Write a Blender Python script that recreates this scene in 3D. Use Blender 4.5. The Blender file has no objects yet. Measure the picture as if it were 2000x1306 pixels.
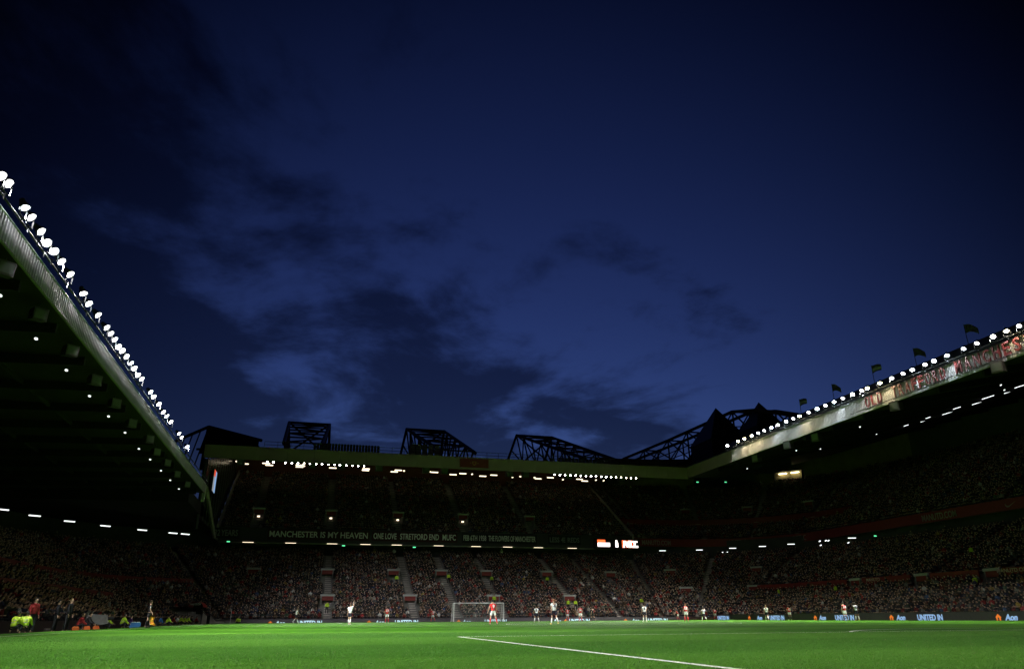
import bpy, bmesh, math, random
import numpy as np
from mathutils import Vector, Matrix
R = math.radians
random.seed(7); rng = np.random.default_rng(11)
S = bpy.context.scene
C = S.collection

# ------------------------------------------------------------------ camera
CAM = np.array([-24.316, -4.962, 0.49]); FPX = 1409.4
PIT, YAW, ROL = R(21.40), R(15.04), R(-0.34)
_fw = np.array([math.sin(YAW)*math.cos(PIT), math.cos(YAW)*math.cos(PIT), math.sin(PIT)])
_rt = np.array([math.cos(YAW), -math.sin(YAW), 0.0]); _up = np.cross(_rt, _fw)
_r2 = math.cos(ROL)*_rt + math.sin(ROL)*_up; _u2 = -math.sin(ROL)*_rt + math.cos(ROL)*_up
cd = bpy.data.cameras.new('camera'); cam = bpy.data.objects.new('camera', cd); C.objects.link(cam)
cd.sensor_width = 36; cd.lens = FPX*36/2000; cd.clip_end = 4000; cd.clip_start = .05
cam.matrix_world = Matrix(((_r2[0], _u2[0], -_fw[0], CAM[0]), (_r2[1], _u2[1], -_fw[1], CAM[1]), (_r2[2], _u2[2], -_fw[2], CAM[2]), (0, 0, 0, 1)))
S.camera = cam

def at(u, v, ax, c):
    """photo pixel -> point on the plane ax = c"""
    d = _fw + (u-1000)/FPX*_r2 + (653-v)/FPX*_u2
    i = 'xyz'.index(ax); t = (c-CAM[i])/d[i]
    return Vector(CAM + t*d)

# ------------------------------------------------------------------ world: dusk sky with broken dark cloud
W = bpy.data.worlds.new('World'); S.world = W; W.use_nodes = True
nt = W.node_tree; nt.nodes.clear()
def N(t, **k):
    n = nt.nodes.new(t)
    for a, b in k.items(): setattr(n, a, b)
    return n
def lk(a, b): nt.links.new(a, b)
def mth(op, a, b=None, clamp=False):
    n = N('ShaderNodeMath', operation=op, use_clamp=clamp)
    for i, v in enumerate((a, b)):
        if v is None: continue
        if isinstance(v, (int, float)): n.inputs[i].default_value = v
        else: lk(v, n.inputs[i])
    return n.outputs[0]
out = N('ShaderNodeOutputWorld'); bg = N('ShaderNodeBackground')
sky = N('ShaderNodeTexSky', sky_type='NISHITA'); sky.sun_disc = False
sky.sun_elevation = R(-4.5); sky.sun_rotation = R(10); sky.altitude = 40; sky.air_density = 1.0; sky.dust_density = .4; sky.ozone_density = 3.0
tc = N('ShaderNodeTexCoord'); sep = N('ShaderNodeSeparateXYZ'); lk(tc.outputs['Generated'], sep.inputs[0])
zc = mth('ADD', mth('MAXIMUM', sep.outputs[2], 0.0), 0.10)
comb = N('ShaderNodeCombineXYZ'); lk(mth('DIVIDE', sep.outputs[0], zc), comb.inputs[0]); lk(mth('DIVIDE', sep.outputs[1], zc), comb.inputs[1]); comb.inputs[2].default_value = 3.7
def noise(scale, det, rough, dist, off=0):
    m = N('ShaderNodeMapping'); m.inputs['Location'].default_value = (off, off*.7, 0); m.inputs['Rotation'].default_value = (0, 0, R(-25)); m.inputs['Scale'].default_value = (1.0, .85, 1)
    lk(comb.outputs[0], m.inputs[0])
    n = N('ShaderNodeTexNoise'); lk(m.outputs[0], n.inputs['Vector'])
    n.inputs['Scale'].default_value = scale; n.inputs['Detail'].default_value = det; n.inputs['Roughness'].default_value = rough; n.inputs['Distortion'].default_value = dist
    return n.outputs['Fac']
def ss(v, lo, hi):
    n = N('ShaderNodeMapRange', interpolation_type='SMOOTHSTEP'); lk(v, n.inputs[0]); n.inputs[1].default_value = lo; n.inputs[2].default_value = hi
    return n.outputs[0]
n1 = noise(1.6, 9, .58, .35, 33.9); n2 = noise(.32, 3, .5, .2, 7.1); n3 = noise(4.6, 8, .62, .5, 4.4)
lateral = mth('ADD', mth('MULTIPLY', sep.outputs[0], -.21), mth('MULTIPLY', sep.outputs[2], -.36))   # cloud bank lies low and to the south-west
cl = mth('ADD', mth('ADD', mth('MULTIPLY', n1, .75), mth('MULTIPLY', n2, .45)), mth('ADD', mth('MULTIPLY', n3, .16), lateral))
cloud = ss(cl, .45, .60)
gain = N('ShaderNodeMix', data_type='RGBA', blend_type='MULTIPLY'); gain.inputs[0].default_value = 1
lk(sky.outputs[0], gain.inputs[6]); gain.inputs[7].default_value = (.84, .95, 1.08, 1)
dark = N('ShaderNodeMix', data_type='RGBA', blend_type='MULTIPLY'); dark.inputs[0].default_value = 1
lk(gain.outputs[2], dark.inputs[6]); dark.inputs[7].default_value = (.22, .21, .22, 1)
mx = N('ShaderNodeMix', data_type='RGBA'); lk(mth('MULTIPLY', cloud, .9), mx.inputs[0]); lk(gain.outputs[2], mx.inputs[6]); lk(dark.outputs[2], mx.inputs[7])
dotn = N('ShaderNodeVectorMath', operation='DOT_PRODUCT'); lk(tc.outputs['Generated'], dotn.inputs[0]); dotn.inputs[1].default_value = (.21, .96, .18)
glow = N('ShaderNodeMapRange', interpolation_type='SMOOTHSTEP'); lk(dotn.outputs['Value'], glow.inputs[0]); glow.inputs[1].default_value = .60; glow.inputs[2].default_value = 1.0; glow.inputs[3].default_value = .035; glow.inputs[4].default_value = 1.5
tw = N('ShaderNodeMix', data_type='RGBA', blend_type='MULTIPLY'); tw.inputs[0].default_value = 1; lk(mx.outputs[2], tw.inputs[6]); lk(glow.outputs[0], tw.inputs[7])
lk(tw.outputs[2], bg.inputs[0]); bg.inputs[1].default_value = 1.5
lk(bg.outputs[0], out.inputs[0])

S.view_settings.view_transform = 'Standard'; S.view_settings.look = 'None'; S.view_settings.gamma = 1; S.view_settings.exposure = 0
S.view_settings.use_curve_mapping = False
S.cycles.use_denoising = True
S.cycles.max_bounces = 5; S.cycles.diffuse_bounces = 2; S.cycles.sample_clamp_indirect = 4
S.cycles.use_light_tree = True

# ------------------------------------------------------------------ materials
MATS = {}
def mat(name, col=(.5, .5, .5), rough=.6, emit=0, metal=0, var=0, scale=3.0, bump=0, ecol=None):
    if name in MATS: return MATS[name]
    m = bpy.data.materials.new(name); m.use_nodes = True; t = m.node_tree; b = t.nodes['Principled BSDF']
    b.inputs['Base Color'].default_value = (*col, 1); b.inputs['Roughness'].default_value = rough; b.inputs['Metallic'].default_value = metal
    if emit:
        b.inputs['Emission Color'].default_value = (*(ecol or col), 1); b.inputs['Emission Strength'].default_value = emit
    if var or bump:
        tcn = t.nodes.new('ShaderNodeTexCoord'); no = t.nodes.new('ShaderNodeTexNoise'); no.inputs['Scale'].default_value = scale; no.inputs['Detail'].default_value = 6
        t.links.new(tcn.outputs['Object'], no.inputs['Vector'])
        if var:
            mr = t.nodes.new('ShaderNodeMapRange'); mr.inputs[1].default_value = .25; mr.inputs[2].default_value = .75; mr.inputs[3].default_value = 1-var; mr.inputs[4].default_value = 1+var*.5
            t.links.new(no.outputs['Fac'], mr.inputs[0])
            mu = t.nodes.new('ShaderNodeMix'); mu.data_type = 'RGBA'; mu.blend_type = 'MULTIPLY'; mu.inputs[0].default_value = 1; mu.inputs[6].default_value = (*col, 1)
            t.links.new(mr.outputs[0], mu.inputs[7]); t.links.new(mu.outputs[2], b.inputs['Base Color'])
        if bump:
            bp = t.nodes.new('ShaderNodeBump'); bp.inputs['Strength'].default_value = bump; t.links.new(no.outputs['Fac'], bp.inputs['Height']); t.links.new(bp.outputs[0], b.inputs['Normal'])
    MATS[name] = m; return m
def vcol_mat(name, rough=.8):
    m = bpy.data.materials.new(name); m.use_nodes = True; t = m.node_tree; b = t.nodes['Principled BSDF']; b.inputs['Roughness'].default_value = rough
    a = t.nodes.new('ShaderNodeVertexColor'); a.layer_name = 'Col'; t.links.new(a.outputs[0], b.inputs['Base Color']); MATS[name] = m; return m

CONC = mat('concrete', (.23, .22, .21), .85, var=.35, scale=1.3, bump=.1)
STEP = mat('step_concrete', (.52, .46, .42), .85, var=.3, scale=2.0)
DARKC = mat('dark_concrete', (.06, .06, .06), .9, var=.3, scale=.8)
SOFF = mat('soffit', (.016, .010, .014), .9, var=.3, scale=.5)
FASC = mat('fascia_grey', (.50, .46, .48), .55, var=.22, scale=.7)
FASW = mat('fascia_smooth', (.27, .19, .20), .55, var=.15, scale=.4)
STEEL = mat('truss_red_steel', (.045, .02, .022), .6, var=.4, scale=1.0)
DSTEEL = mat('dark_steel', (.035, .037, .042), .5, metal=.3)
GSTEEL = mat('grey_steel', (.35, .36, .37), .4, metal=.6)
RED = mat('red_paint', (.22, .014, .012), .55, var=.25, scale=1.5)
SEATRED = mat('seat_red', (.16, .010, .010), .5)
WHITE = mat('white_paint', (.78, .78, .76), .5)
PANELG = mat('speaker_grey', (.085, .07, .075), .6, var=.15, scale=2)
GLASS_SHADE = mat('dark_glass_and_shade', (.02, .022, .026), .25)  # real panes, and painted shade inside the entrances and tunnel
TUBE_W = mat('tube_warm', (1, 1, 1), .4, emit=2.4, ecol=(1.0, .80, .56))
TUBE_C = mat('tube_cool', (1, 1, 1), .4, emit=1.8, ecol=(.92, .96, 1.0))
EXITG = mat('exit_green', (.1, .8, .35), .4, emit=1.2, ecol=(.15, 1.0, .45))

# ------------------------------------------------------------------ mesh helpers
class MB:
    def __init__(s): s.v = []; s.f = []; s.m = []
    def add(s, vs, fs, mi=0):
        o = len(s.v); s.v += [tuple(v) for v in vs]; s.f += [tuple(i+o for i in f) for f in fs]; s.m += [mi]*len(fs)
    def box(s, lo, hi, mi=0):
        x0, y0, z0 = lo; x1, y1, z1 = hi
        s.add([(x0, y0, z0), (x1, y0, z0), (x1, y1, z0), (x0, y1, z0), (x0, y0, z1), (x1, y0, z1), (x1, y1, z1), (x0, y1, z1)],
              [(0, 3, 2, 1), (4, 5, 6, 7), (0, 1, 5, 4), (1, 2, 6, 5), (2, 3, 7, 6), (3, 0, 4, 7)], mi)
    def hexa(s, p, mi=0):   # 8 points: bottom 4 then top 4
        s.add(p, [(0, 3, 2, 1), (4, 5, 6, 7), (0, 1, 5, 4), (1, 2, 6, 5), (2, 3, 7, 6), (3, 0, 4, 7)], mi)
    def tube(s, a, b, r0, r1=None, n=6, mi=0, caps=True):
        a = Vector(a); b = Vector(b); r1 = r0 if r1 is None else r1; d = (b-a).normalized()
        u = d.orthogonal().normalized(); w = d.cross(u); vs = []
        for p, r in ((a, r0), (b, r1)):
            for k in range(n):
                t = 2*math.pi*k/n; vs.append(p+u*(r*math.cos(t))+w*(r*math.sin(t)))
        fs = [(k, (k+1) % n, n+(k+1) % n, n+k) for k in range(n)]
        if caps: fs += [tuple(range(n))[::-1], tuple(range(n, 2*n))]
        s.add(vs, fs, mi)
    def lathe(s, prof, n=14, mi=0, cap0=False, cap1=False):   # profile (r, z) about +Z
        vs = []; fs = []
        for r, z in prof:
            for k in range(n):
                t = 2*math.pi*k/n; vs.append((r*math.cos(t), r*math.sin(t), z))
        for i in range(len(prof)-1):
            for k in range(n): fs.append((i*n+k, i*n+(k+1) % n, (i+1)*n+(k+1) % n, (i+1)*n+k))
        if cap0: fs.append(tuple(range(n))[::-1])
        if cap1: fs.append(tuple(range((len(prof)-1)*n, len(prof)*n)))
        s.add(vs, fs, mi)
    def prism(s, poly, axis, c0, c1, mi=0):   # polygon in the plane normal to axis
        def P(a, b, c): return {'x': (c, a, b), 'y': (a, c, b), 'z': (a, b, c)}[axis]
        n = len(poly); vs = [P(a, b, c0) for a, b in poly]+[P(a, b, c1) for a, b in poly]
        s.add(vs, [tuple(range(n)), tuple(range(n, 2*n))[::-1]]+[(k, n+k, n+(k+1) % n, (k+1) % n) for k in range(n)], mi)
    def mesh(s, name, mats, smooth=False):
        me = bpy.data.meshes.new(name); me.from_pydata(s.v, [], s.f)
        for m in (mats if isinstance(mats, (list, tuple)) else [mats]): me.materials.append(m)
        if any(s.m): me.polygons.foreach_set('material_index', s.m)
        bm = bmesh.new(); bm.from_mesh(me); bmesh.ops.recalc_face_normals(bm, faces=bm.faces); bm.to_mesh(me); bm.free()
        if smooth: me.polygons.foreach_set('use_smooth', [True]*len(me.polygons))
        me.update(); return me
    def build(s, name, mats, parent=None, smooth=False): return obj(name, s.mesh(name, mats, smooth), parent)
def obj(name, me, parent=None, loc=None, rot=None):
    o = bpy.data.objects.new(name, me); C.objects.link(o)
    if parent: o.parent = parent
    if loc is not None: o.location = loc
    if rot is not None: o.rotation_euler = rot
    return o
def thing(name, label, cat, loc=(0, 0, 0), rz=0, group=None):
    o = bpy.data.objects.new(name, None); C.objects.link(o); o.location = loc; o.rotation_euler = (0, 0, rz); o.empty_display_size = .2
    return tag(o, label, cat, group)
def tag(o, label, cat, group=None):
    o['label'] = label; o['category'] = cat
    if group: o['group'] = group
    return o
def struct(o): o['kind'] = 'structure'; return o
def stuff(o): o['kind'] = 'stuff'; return o
def np_mesh(name, V, F, mats, col=None, mi=None, smooth=False):
    """fast mesh from numpy: V (n,3), F (m,3|4), per-vertex colour"""
    me = bpy.data.meshes.new(name); k = F.shape[1]
    me.vertices.add(len(V)); me.vertices.foreach_set('co', V.astype(np.float32).ravel())
    me.loops.add(F.size); me.loops.foreach_set('vertex_index', F.astype(np.int32).ravel())
    me.polygons.add(len(F)); me.polygons.foreach_set('loop_start', np.arange(0, F.size, k, dtype=np.int32))
    for m in (mats if isinstance(mats, (list, tuple)) else [mats]): me.materials.append(m)
    if mi is not None: me.polygons.foreach_set('material_index', mi.astype(np.int32))
    if smooth: me.polygons.foreach_set('use_smooth', np.ones(len(F), bool))
    me.update(calc_edges=True)
    if col is not None:
        a = me.color_attributes.new('Col', 'FLOAT_COLOR', 'POINT'); a.data.foreach_set('color', np.c_[col, np.ones(len(col))].astype(np.float32).ravel())
    return me
TXT = {}
def text_mesh(s, size, material, depth=.02, bold=0.0, key=None, width=None, shear=0):
    k = (s, size, material.name, depth, bold, width, shear)
    if k in TXT: return TXT[k]
    cu = bpy.data.curves.new('lettering', 'FONT'); cu.body = s; cu.size = size; cu.extrude = depth; cu.offset = bold; cu.align_x = 'CENTER'; cu.align_y = 'CENTER'; cu.resolution_u = 3; cu.shear = shear
    o = bpy.data.objects.new('lettering', cu); C.objects.link(o); bpy.context.view_layer.update()
    me = bpy.data.meshes.new_from_object(o.evaluated_get(bpy.context.evaluated_depsgraph_get()))
    bpy.data.objects.remove(o); bpy.data.curves.remove(cu)
    xs = [v.co.x for v in me.vertices]; ys = [v.co.y for v in me.vertices]
    if xs:
        cx = (min(xs)+max(xs))/2; cy = (min(ys)+max(ys))/2; f = width/(max(xs)-min(xs)) if width else 1; g = size/(max(ys)-min(ys))
        for v in me.vertices: v.co.x = (v.co.x-cx)*f; v.co.y = (v.co.y-cy)*g
    me.materials.clear(); me.materials.append(material); me.name = 'lettering'; TXT[k] = me; return me
FACE_CAM = (R(90), 0, 0)             # text upright, reads towards -Y
FACE_SOUTH = (R(90), 0, R(-90))      # reads towards -X (on the north side)
FACE_NORTH = (R(90), 0, R(90))       # reads towards +X (on the south side)

# ------------------------------------------------------------------ ground, pitch, markings
m = MB(); m.add([(-1500, -1500, -.9), (1500, -1500, -.9), (1500, 1500, -.9), (-1500, 1500, -.9)], [(0, 1, 2, 3)])
struct(m.build('ground', mat('asphalt', (.05, .05, .05), .9, var=.3, scale=.3)))

def grass_material():
    mm = bpy.data.materials.new('pitch_grass'); mm.use_nodes = True; t = mm.node_tree; b = t.nodes['Principled BSDF']; b.inputs['Roughness'].default_value = .85
    b.inputs['Specular IOR Level'].default_value = .05
    def n(k, **kw):
        q = t.nodes.new(k)
        for a, c in kw.items(): setattr(q, a, c)
        return q
    g = n('ShaderNodeNewGeometry'); sp = n('ShaderNodeSeparateXYZ'); t.links.new(g.outputs['Position'], sp.inputs[0])
    def M(op, a, c=None):
        q = n('ShaderNodeMath', operation=op)
        for i, v in enumerate((a, c)):
            if v is None: continue
            if isinstance(v, (int, float)): q.inputs[i].default_value = v
            else: t.links.new(v, q.inputs[i])
        return q.outputs[0]
    def NZ(s, d, r=.6):
        q = n('ShaderNodeTexNoise'); t.links.new(g.outputs['Position'], q.inputs['Vector']); q.inputs['Scale'].default_value = s; q.inputs['Detail'].default_value = d; q.inputs['Roughness'].default_value = r; return q.outputs['Fac']
    wob = M('MULTIPLY', M('SUBTRACT', NZ(.5, 3), .5), .8)
    sy = M('MULTIPLY', M('ADD', sp.outputs[1], wob), math.pi/5.5)      # mown bands 5.5 m deep
    st = M('ADD', M('MULTIPLY', M('TANH', M('MULTIPLY', M('SINE', sy), 4)), .5), .5)
    sx = M('MULTIPLY', M('ADD', sp.outputs[0], wob), math.pi/8.5)
    st2 = M('ADD', M('MULTIPLY', M('TANH', M('MULTIPLY', M('SINE', sx), 4)), .5), .5)
    st = M('ADD', M('MULTIPLY', st, .75), M('MULTIPLY', st2, .25))
    mix = n('ShaderNodeMix', data_type='RGBA'); t.links.new(st, mix.inputs[0]); mix.inputs[6].default_value = (.026, .104, .003, 1); mix.inputs[7].default_value = (.048, .146, .008, 1)
    mr = n('ShaderNodeMapRange'); t.links.new(M('ADD', M('MULTIPLY', NZ(26, 5, .75), .5), M('MULTIPLY', NZ(1.3, 6, .7), .5)), mr.inputs[0]); mr.inputs[1].default_value = .3; mr.inputs[2].default_value = .7; mr.inputs[3].default_value = .78; mr.inputs[4].default_value = 1.2
    mul = n('ShaderNodeMix', data_type='RGBA', blend_type='MULTIPLY'); mul.inputs[0].default_value = 1; t.links.new(mix.outputs[2], mul.inputs[6]); t.links.new(mr.outputs[0], mul.inputs[7])
    # worn, muddy scuffs
    mu = n('ShaderNodeMapRange'); t.links.new(NZ(2.6, 4, .8), mu.inputs[0]); mu.inputs[1].default_value = .66; mu.inputs[2].default_value = .74
    m3 = n('ShaderNodeMix', data_type='RGBA'); t.links.new(M('MULTIPLY', mu.outputs[0], .5), m3.inputs[0]); t.links.new(mul.outputs[2], m3.inputs[6]); m3.inputs[7].default_value = (.045, .05, .018, 1)
    t.links.new(m3.outputs[2], b.inputs['Base Color'])
    bp = n('ShaderNodeBump'); bp.inputs['Strength'].default_value = .6; bp.inputs['Distance'].default_value = .05; t.links.new(NZ(40, 4, .7), bp.inputs['Height']); t.links.new(bp.outputs[0], b.inputs['Normal'])
    return mm
GRASS = grass_material(); MATS['pitch_grass'] = GRASS
# playing surface with shoulders that fall away to the sunken track
xs = [-41.5, -37.5, -36, 36.5, 39.0, 41.5]; zx = [-.35, -.12, 0, 0, -.18, -.25]
ys = [-30, 106.6, 109.4, 111.8]; zy = [0, 0, -.8, -.85]
V = [(x, y, min(a, b)) for y, b in zip(ys, zy) for x, a in zip(xs, zx)]
F = [(j*6+i, j*6+i+1, (j+1)*6+i+1, (j+1)*6+i) for j in range(3) for i in range(5)]
m = MB(); m.add(V, F); pitch = struct(m.build('pitch', GRASS))
LINE = mat('line_white', (.62, .66, .58), .8, var=.35, scale=9)
LW = .10; LINES = []   # (kind, data) kept for the grass blades
def seg(x0, y0, x1, y1):
    LINES.append((x0, y0, x1, y1)); d = Vector((x1-x0, y1-y0)); L = d.length; d /= L; p = Vector((-d.y, d.x))*LW/2
    q = MB(); q.add([(x0-p.x, y0-p.y, .006), (x1-p.x, y1-p.y, .006), (x1+p.x, y1+p.y, .006), (x0+p.x, y0+p.y, .006)], [(0, 1, 2, 3)]); q.build('line_marking', LINE, pitch)
ARCS = []
def arc(cx, cy, r, a0, a1, n=48):
    ARCS.append((cx, cy, r, a0, a1)); vs = []
    for k in range(n+1):
        a = a0+(a1-a0)*k/n
        for rr in (r-LW/2, r+LW/2): vs.append((cx+rr*math.cos(a), cy+rr*math.sin(a), .010))
    q = MB(); q.add(vs, [(2*k, 2*k+1, 2*k+3, 2*k+2) for k in range(n)]); q.build('line_marking', LINE, pitch)
for x in (-34, 34): seg(x, 0, x, 105)
for y in (0, 52.5, 105): seg(-33.94, y, 33.94, y)
for y0, s in ((0, 1), (105, -1)):
    for hw, dp in ((20.15, 16.5), (9.16, 5.5)):
        for x in (-hw, hw): seg(x, y0+s*.06, x, y0+s*dp)
        seg(-hw+.06, y0+s*dp, hw-.06, y0+s*dp)
    a = math.acos(5.5/9.15); cc = R(90) if s > 0 else R(-90); arc(0, y0+s*11, 9.15, cc-a, cc+a)
arc(0, 52.5, 9.15, 0, 2*math.pi, 96)
# turf blades, dense near the lens and thinner farther off
def blades():
    n = 700000
    rr = 4.5+(30-4.5)*rng.random(n)**1.2; th = YAW+R(-42)+R(84)*rng.random(n)
    x = CAM[0]+rr*np.sin(th); y = CAM[1]+rr*np.cos(th); ok = (x > -36) & (x < 36.5); x, y, rr = x[ok], y[ok], rr[ok]; n = len(x)
    h = (.006+.011*rng.random(n)); w = (.0011+.00022*rr)*(0.7+.6*rng.random(n)); a = rng.random(n)*math.pi; lx = (rng.random(n)-.5)*.03; ly = (rng.random(n)-.5)*.03
    V = np.zeros((n, 3, 3)); V[:, 0] = np.c_[x-w*np.cos(a), y-w*np.sin(a), np.full(n, -.004)]; V[:, 1] = np.c_[x+w*np.cos(a), y+w*np.sin(a), np.full(n, -.004)]; V[:, 2] = np.c_[x+lx, y+ly, h]
    st = np.tanh(4*np.sin((y)*math.pi/5.5))*.5+.5; st2 = np.tanh(4*np.sin(x*math.pi/8.5))*.5+.5; st = .75*st+.25*st2
    c = np.array([.027, .107, .003])[None]*(1-st[:, None])+np.array([.050, .150, .009])[None]*st[:, None]
    c *= (.8+.4*rng.random(n))[:, None]; dry = rng.random(n) < .015; c[dry] = [.16, .17, .06]
    white = np.zeros(n, bool)
    for x0, y0, x1, y1 in LINES:
        white |= (x > min(x0, x1)-LW/2) & (x < max(x0, x1)+LW/2) & (y > min(y0, y1)-LW/2) & (y < max(y0, y1)+LW/2)
    for cx, cy, r, a0, a1 in ARCS:
        ra = np.hypot(x-cx, y-cy); an = np.arctan2(y-cy, x-cx); mid = (a0+a1)/2; white |= (abs(ra-r) < LW/2) & ((a1-a0 > 6) | (abs(an-mid) < (a1-a0)/2))
    white &= rng.random(n) < .88; c[white] = np.array([.60, .64, .55])*(.7+.4*rng.random(white.sum()))[:, None]
    me = np_mesh('grass_blades', V.reshape(-1, 3), np.arange(3*n).reshape(-1, 3), vcol_mat('grass_blade', .8), np.repeat(c, 3, 0))
    o = stuff(obj('grass', me)); tag(o, 'short mown turf blades covering the near end of the pitch', 'grass')
blades()

# ------------------------------------------------------------------ stands: sections of the bowl
class Sec:
    def __init__(s, f, nrm, s0, s1, arc_r=None): s.f = f; s.n = nrm; s.s0 = s0; s.s1 = s1; s.arc = arc_r
    def p(s, t, d, z): x, y = s.f(t, d); return (x, y, z)
def west(yw, s0, s1): return Sec(lambda t, d: (t, yw+d), lambda t: (0., -1.), s0, s1)
def north(xn, s0, s1): return Sec(lambda t, d: (xn+d, t), lambda t: (-1., 0.), s0, s1)
def south(xs_, s0, s1): return Sec(lambda t, d: (xs_-d, t), lambda t: (1., 0.), s0, s1)
def arcs(cx, cy, r0, a0, a1): return Sec(lambda t, d: (cx+(r0+d)*math.cos(t), cy+(r0+d)*math.sin(t)), lambda t: (-math.cos(t), -math.sin(t)), a0, a1, r0)
TREAD = .76
def profile(n, z0, rise, d0=0): return [(d0+i*TREAD, z0+i*rise) for i in range(n)]
def terrace(sec, rows, parent, name='terrace', base=-.9, material=CONC):
    ns = 2 if sec.arc is None else 25; ts = [sec.s0+(sec.s1-sec.s0)*k/(ns-1) for k in range(ns)]
    pr = [(rows[0][0], base)]
    for d, z in rows: pr += [(d, z), (d+TREAD, z)]
    pr.append((rows[-1][0]+TREAD, base))
    vs = [sec.p(t, d, z) for t in ts for d, z in pr]; k = len(pr); fs = []
    for i in range(ns-1):
        for j in range(k-1): fs.append((i*k+j, (i+1)*k+j, (i+1)*k+j+1, i*k+j+1))
    fs += [tuple(range(k))[::-1], tuple((ns-1)*k+j for j in range(k))]
    q = MB(); q.add(vs, fs); return q.build(name, material, parent)
def wall_along(sec, s0, s1, d0, d1, z0, z1, parent, name, material):
    ns = 2 if sec.arc is None else 17; q = MB(); ts = [s0+(s1-s0)*k/(ns-1) for k in range(ns)]
    vs = []
    for t in ts: vs += [sec.p(t, d0, z0), sec.p(t, d1, z0), sec.p(t, d1, z1), sec.p(t, d0, z1)]
    fs = [(4*i+a, 4*i+(a+1) % 4, 4*i+4+(a+1) % 4, 4*i+4+a) for i in range(ns-1) for a in range(4)]+[(3, 2, 1, 0), tuple(4*(ns-1)+a for a in range(4))]
    q.add(vs, fs); return q.build(name, material, parent)

# low-poly seated spectator and seat used for the massed crowd
def ico():
    t = (1+5**.5)/2; v = np.array([(-1, t, 0), (1, t, 0), (-1, -t, 0), (1, -t, 0), (0, -1, t), (0, 1, t), (0, -1, -t), (0, 1, -t), (t, 0, -1), (t, 0, 1), (-t, 0, -1), (-t, 0, 1)])/math.hypot(1, t)
    f = np.array([(0, 11, 5), (0, 5, 1), (0, 1, 7), (0, 7, 10), (0, 10, 11), (1, 5, 9), (5, 11, 4), (11, 10, 2), (10, 7, 6), (7, 1, 8), (3, 9, 4), (3, 4, 2), (3, 2, 6), (3, 6, 8), (3, 8, 9), (4, 9, 5), (2, 4, 11), (6, 2, 10), (8, 6, 7), (9, 8, 1)])
    return v, f
def hexb(p):
    return np.array(p, float), np.array([(0, 2, 1), (0, 3, 2), (4, 5, 6), (4, 6, 7), (0, 1, 5), (0, 5, 4), (1, 2, 6), (1, 6, 5), (2, 3, 7), (2, 7, 6), (3, 0, 4), (3, 4, 7)])
def proto():
    """faces +Y; seat surface at z .42. part ids: 0 skin 1 hair 2 coat 3 trousers"""
    P, Fc, G = [], [], []
    def put(v, f, g):
        o = sum(len(a) for a in P); P.append(v); Fc.append(f+o); G.append(np.full(len(v), g) if np.isscalar(g) else g)
    v, f = ico(); hv = v*[.085, .10, .125]+[0, .02, 1.17]; put(hv, f, np.where((v[:, 2] > .45) | (v[:, 1] < -.45), 1, 0))
    put(*hexb([(-.17, -.11, .40), (.17, -.11, .40), (.17, .12, .40), (-.17, .12, .40), (-.21, -.09, .96), (.21, -.09, .96), (.21, .10, .96), (-.21, .10, .96)]), 2)
    put(*hexb([(-.21, -.09, .96), (.21, -.09, .96), (.21, .10, .96), (-.21, .10, .96), (-.06, -.05, 1.08), (.06, -.05, 1.08), (.06, .05, 1.08), (-.06, .05, 1.08)]), 2)
    put(*hexb([(-.17, 0, .40), (.17, 0, .40), (.17, .45, .42), (-.17, .45, .42), (-.17, 0, .54), (.17, 0, .54), (.17, .47, .53), (-.17, .47, .53)]), 3)
    for s in (-1, 1):
        x = s*.25; a = s*.12
        put(*hexb([(x-.05, -.05, .93), (x+.05, -.05, .93), (x+.05, .05, .93), (x-.05, .05, .93), (x-.045, .02, .66), (x+.045, .02, .66), (x+.045, .11, .66), (x-.045, .11, .66)]), 2)
        put(*hexb([(x-.045, .02, .62), (x+.045, .02, .62), (x+.045, .02, .71), (x-.045, .02, .71), (a-.03, .30, .64), (a+.03, .30, .64), (a+.03, .30, .71), (a-.03, .30, .71)]), np.array([2, 2, 2, 2, 0, 0, 0, 0]))
    return np.concatenate(P), np.concatenate(Fc), np.concatenate(G)
PV, PF, PG = proto()
CROWDM = vcol_mat('crowd_clothing', .85)
COATS = np.array([[.018, .018, .022], [.03, .03, .035], [.05, .05, .055], [.02, .022, .05], [.10, .10, .10], [.26, .02, .02], [.33, .03, .025], [.16, .015, .015], [.05, .035, .02], [.12, .08, .045], [.25, .24, .22], [.55, .55, .54], [.03, .05, .035], [.05, .09, .20], [.35, .25, .05], [.08, .14, .08]])
CW = np.array([18, 16, 14, 9, 9, 3.5, 2, 4, 7, 6, 4.5, 2.2, 3, 2, .7, 1]); CW = CW/CW.sum()
SKIN = np.array([[.66, .43, .33], [.72, .49, .39], [.56, .35, .25], [.30, .16, .09], [.12, .06, .035]]); HAIR = np.array([[.012, .010, .008], [.03, .018, .010], [.07, .045, .02], [.20, .18, .16], [.16, .10, .04], [.22, .02, .02], [.35, .25, .17]])
def seat_spots(sec, rows, excl, s0=None, s1=None):
    """every seat of the section: x, y, z, heading"""
    outp = []; s0 = sec.s0 if s0 is None else s0; s1 = sec.s1 if s1 is None else s1
    for d, z in rows:
        dd = d+.42
        step = .52 if sec.arc is None else .52/(sec.arc+dd)
        for t in np.arange(s0+step*(.5+.3*rng.random()), s1-step*.3, step):
            m_ = t if sec.arc is None else (t-s0)*(sec.arc+dd)
            if any(abs(t-c) < hw and a <= d <= b for c, hw, a, b in excl): continue
            x, y = sec.f(t, dd); nx, ny = sec.n(t); outp.append((x, y, z, math.atan2(-nx, ny)))
    return np.array(outp).reshape(-1, 4)
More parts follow.
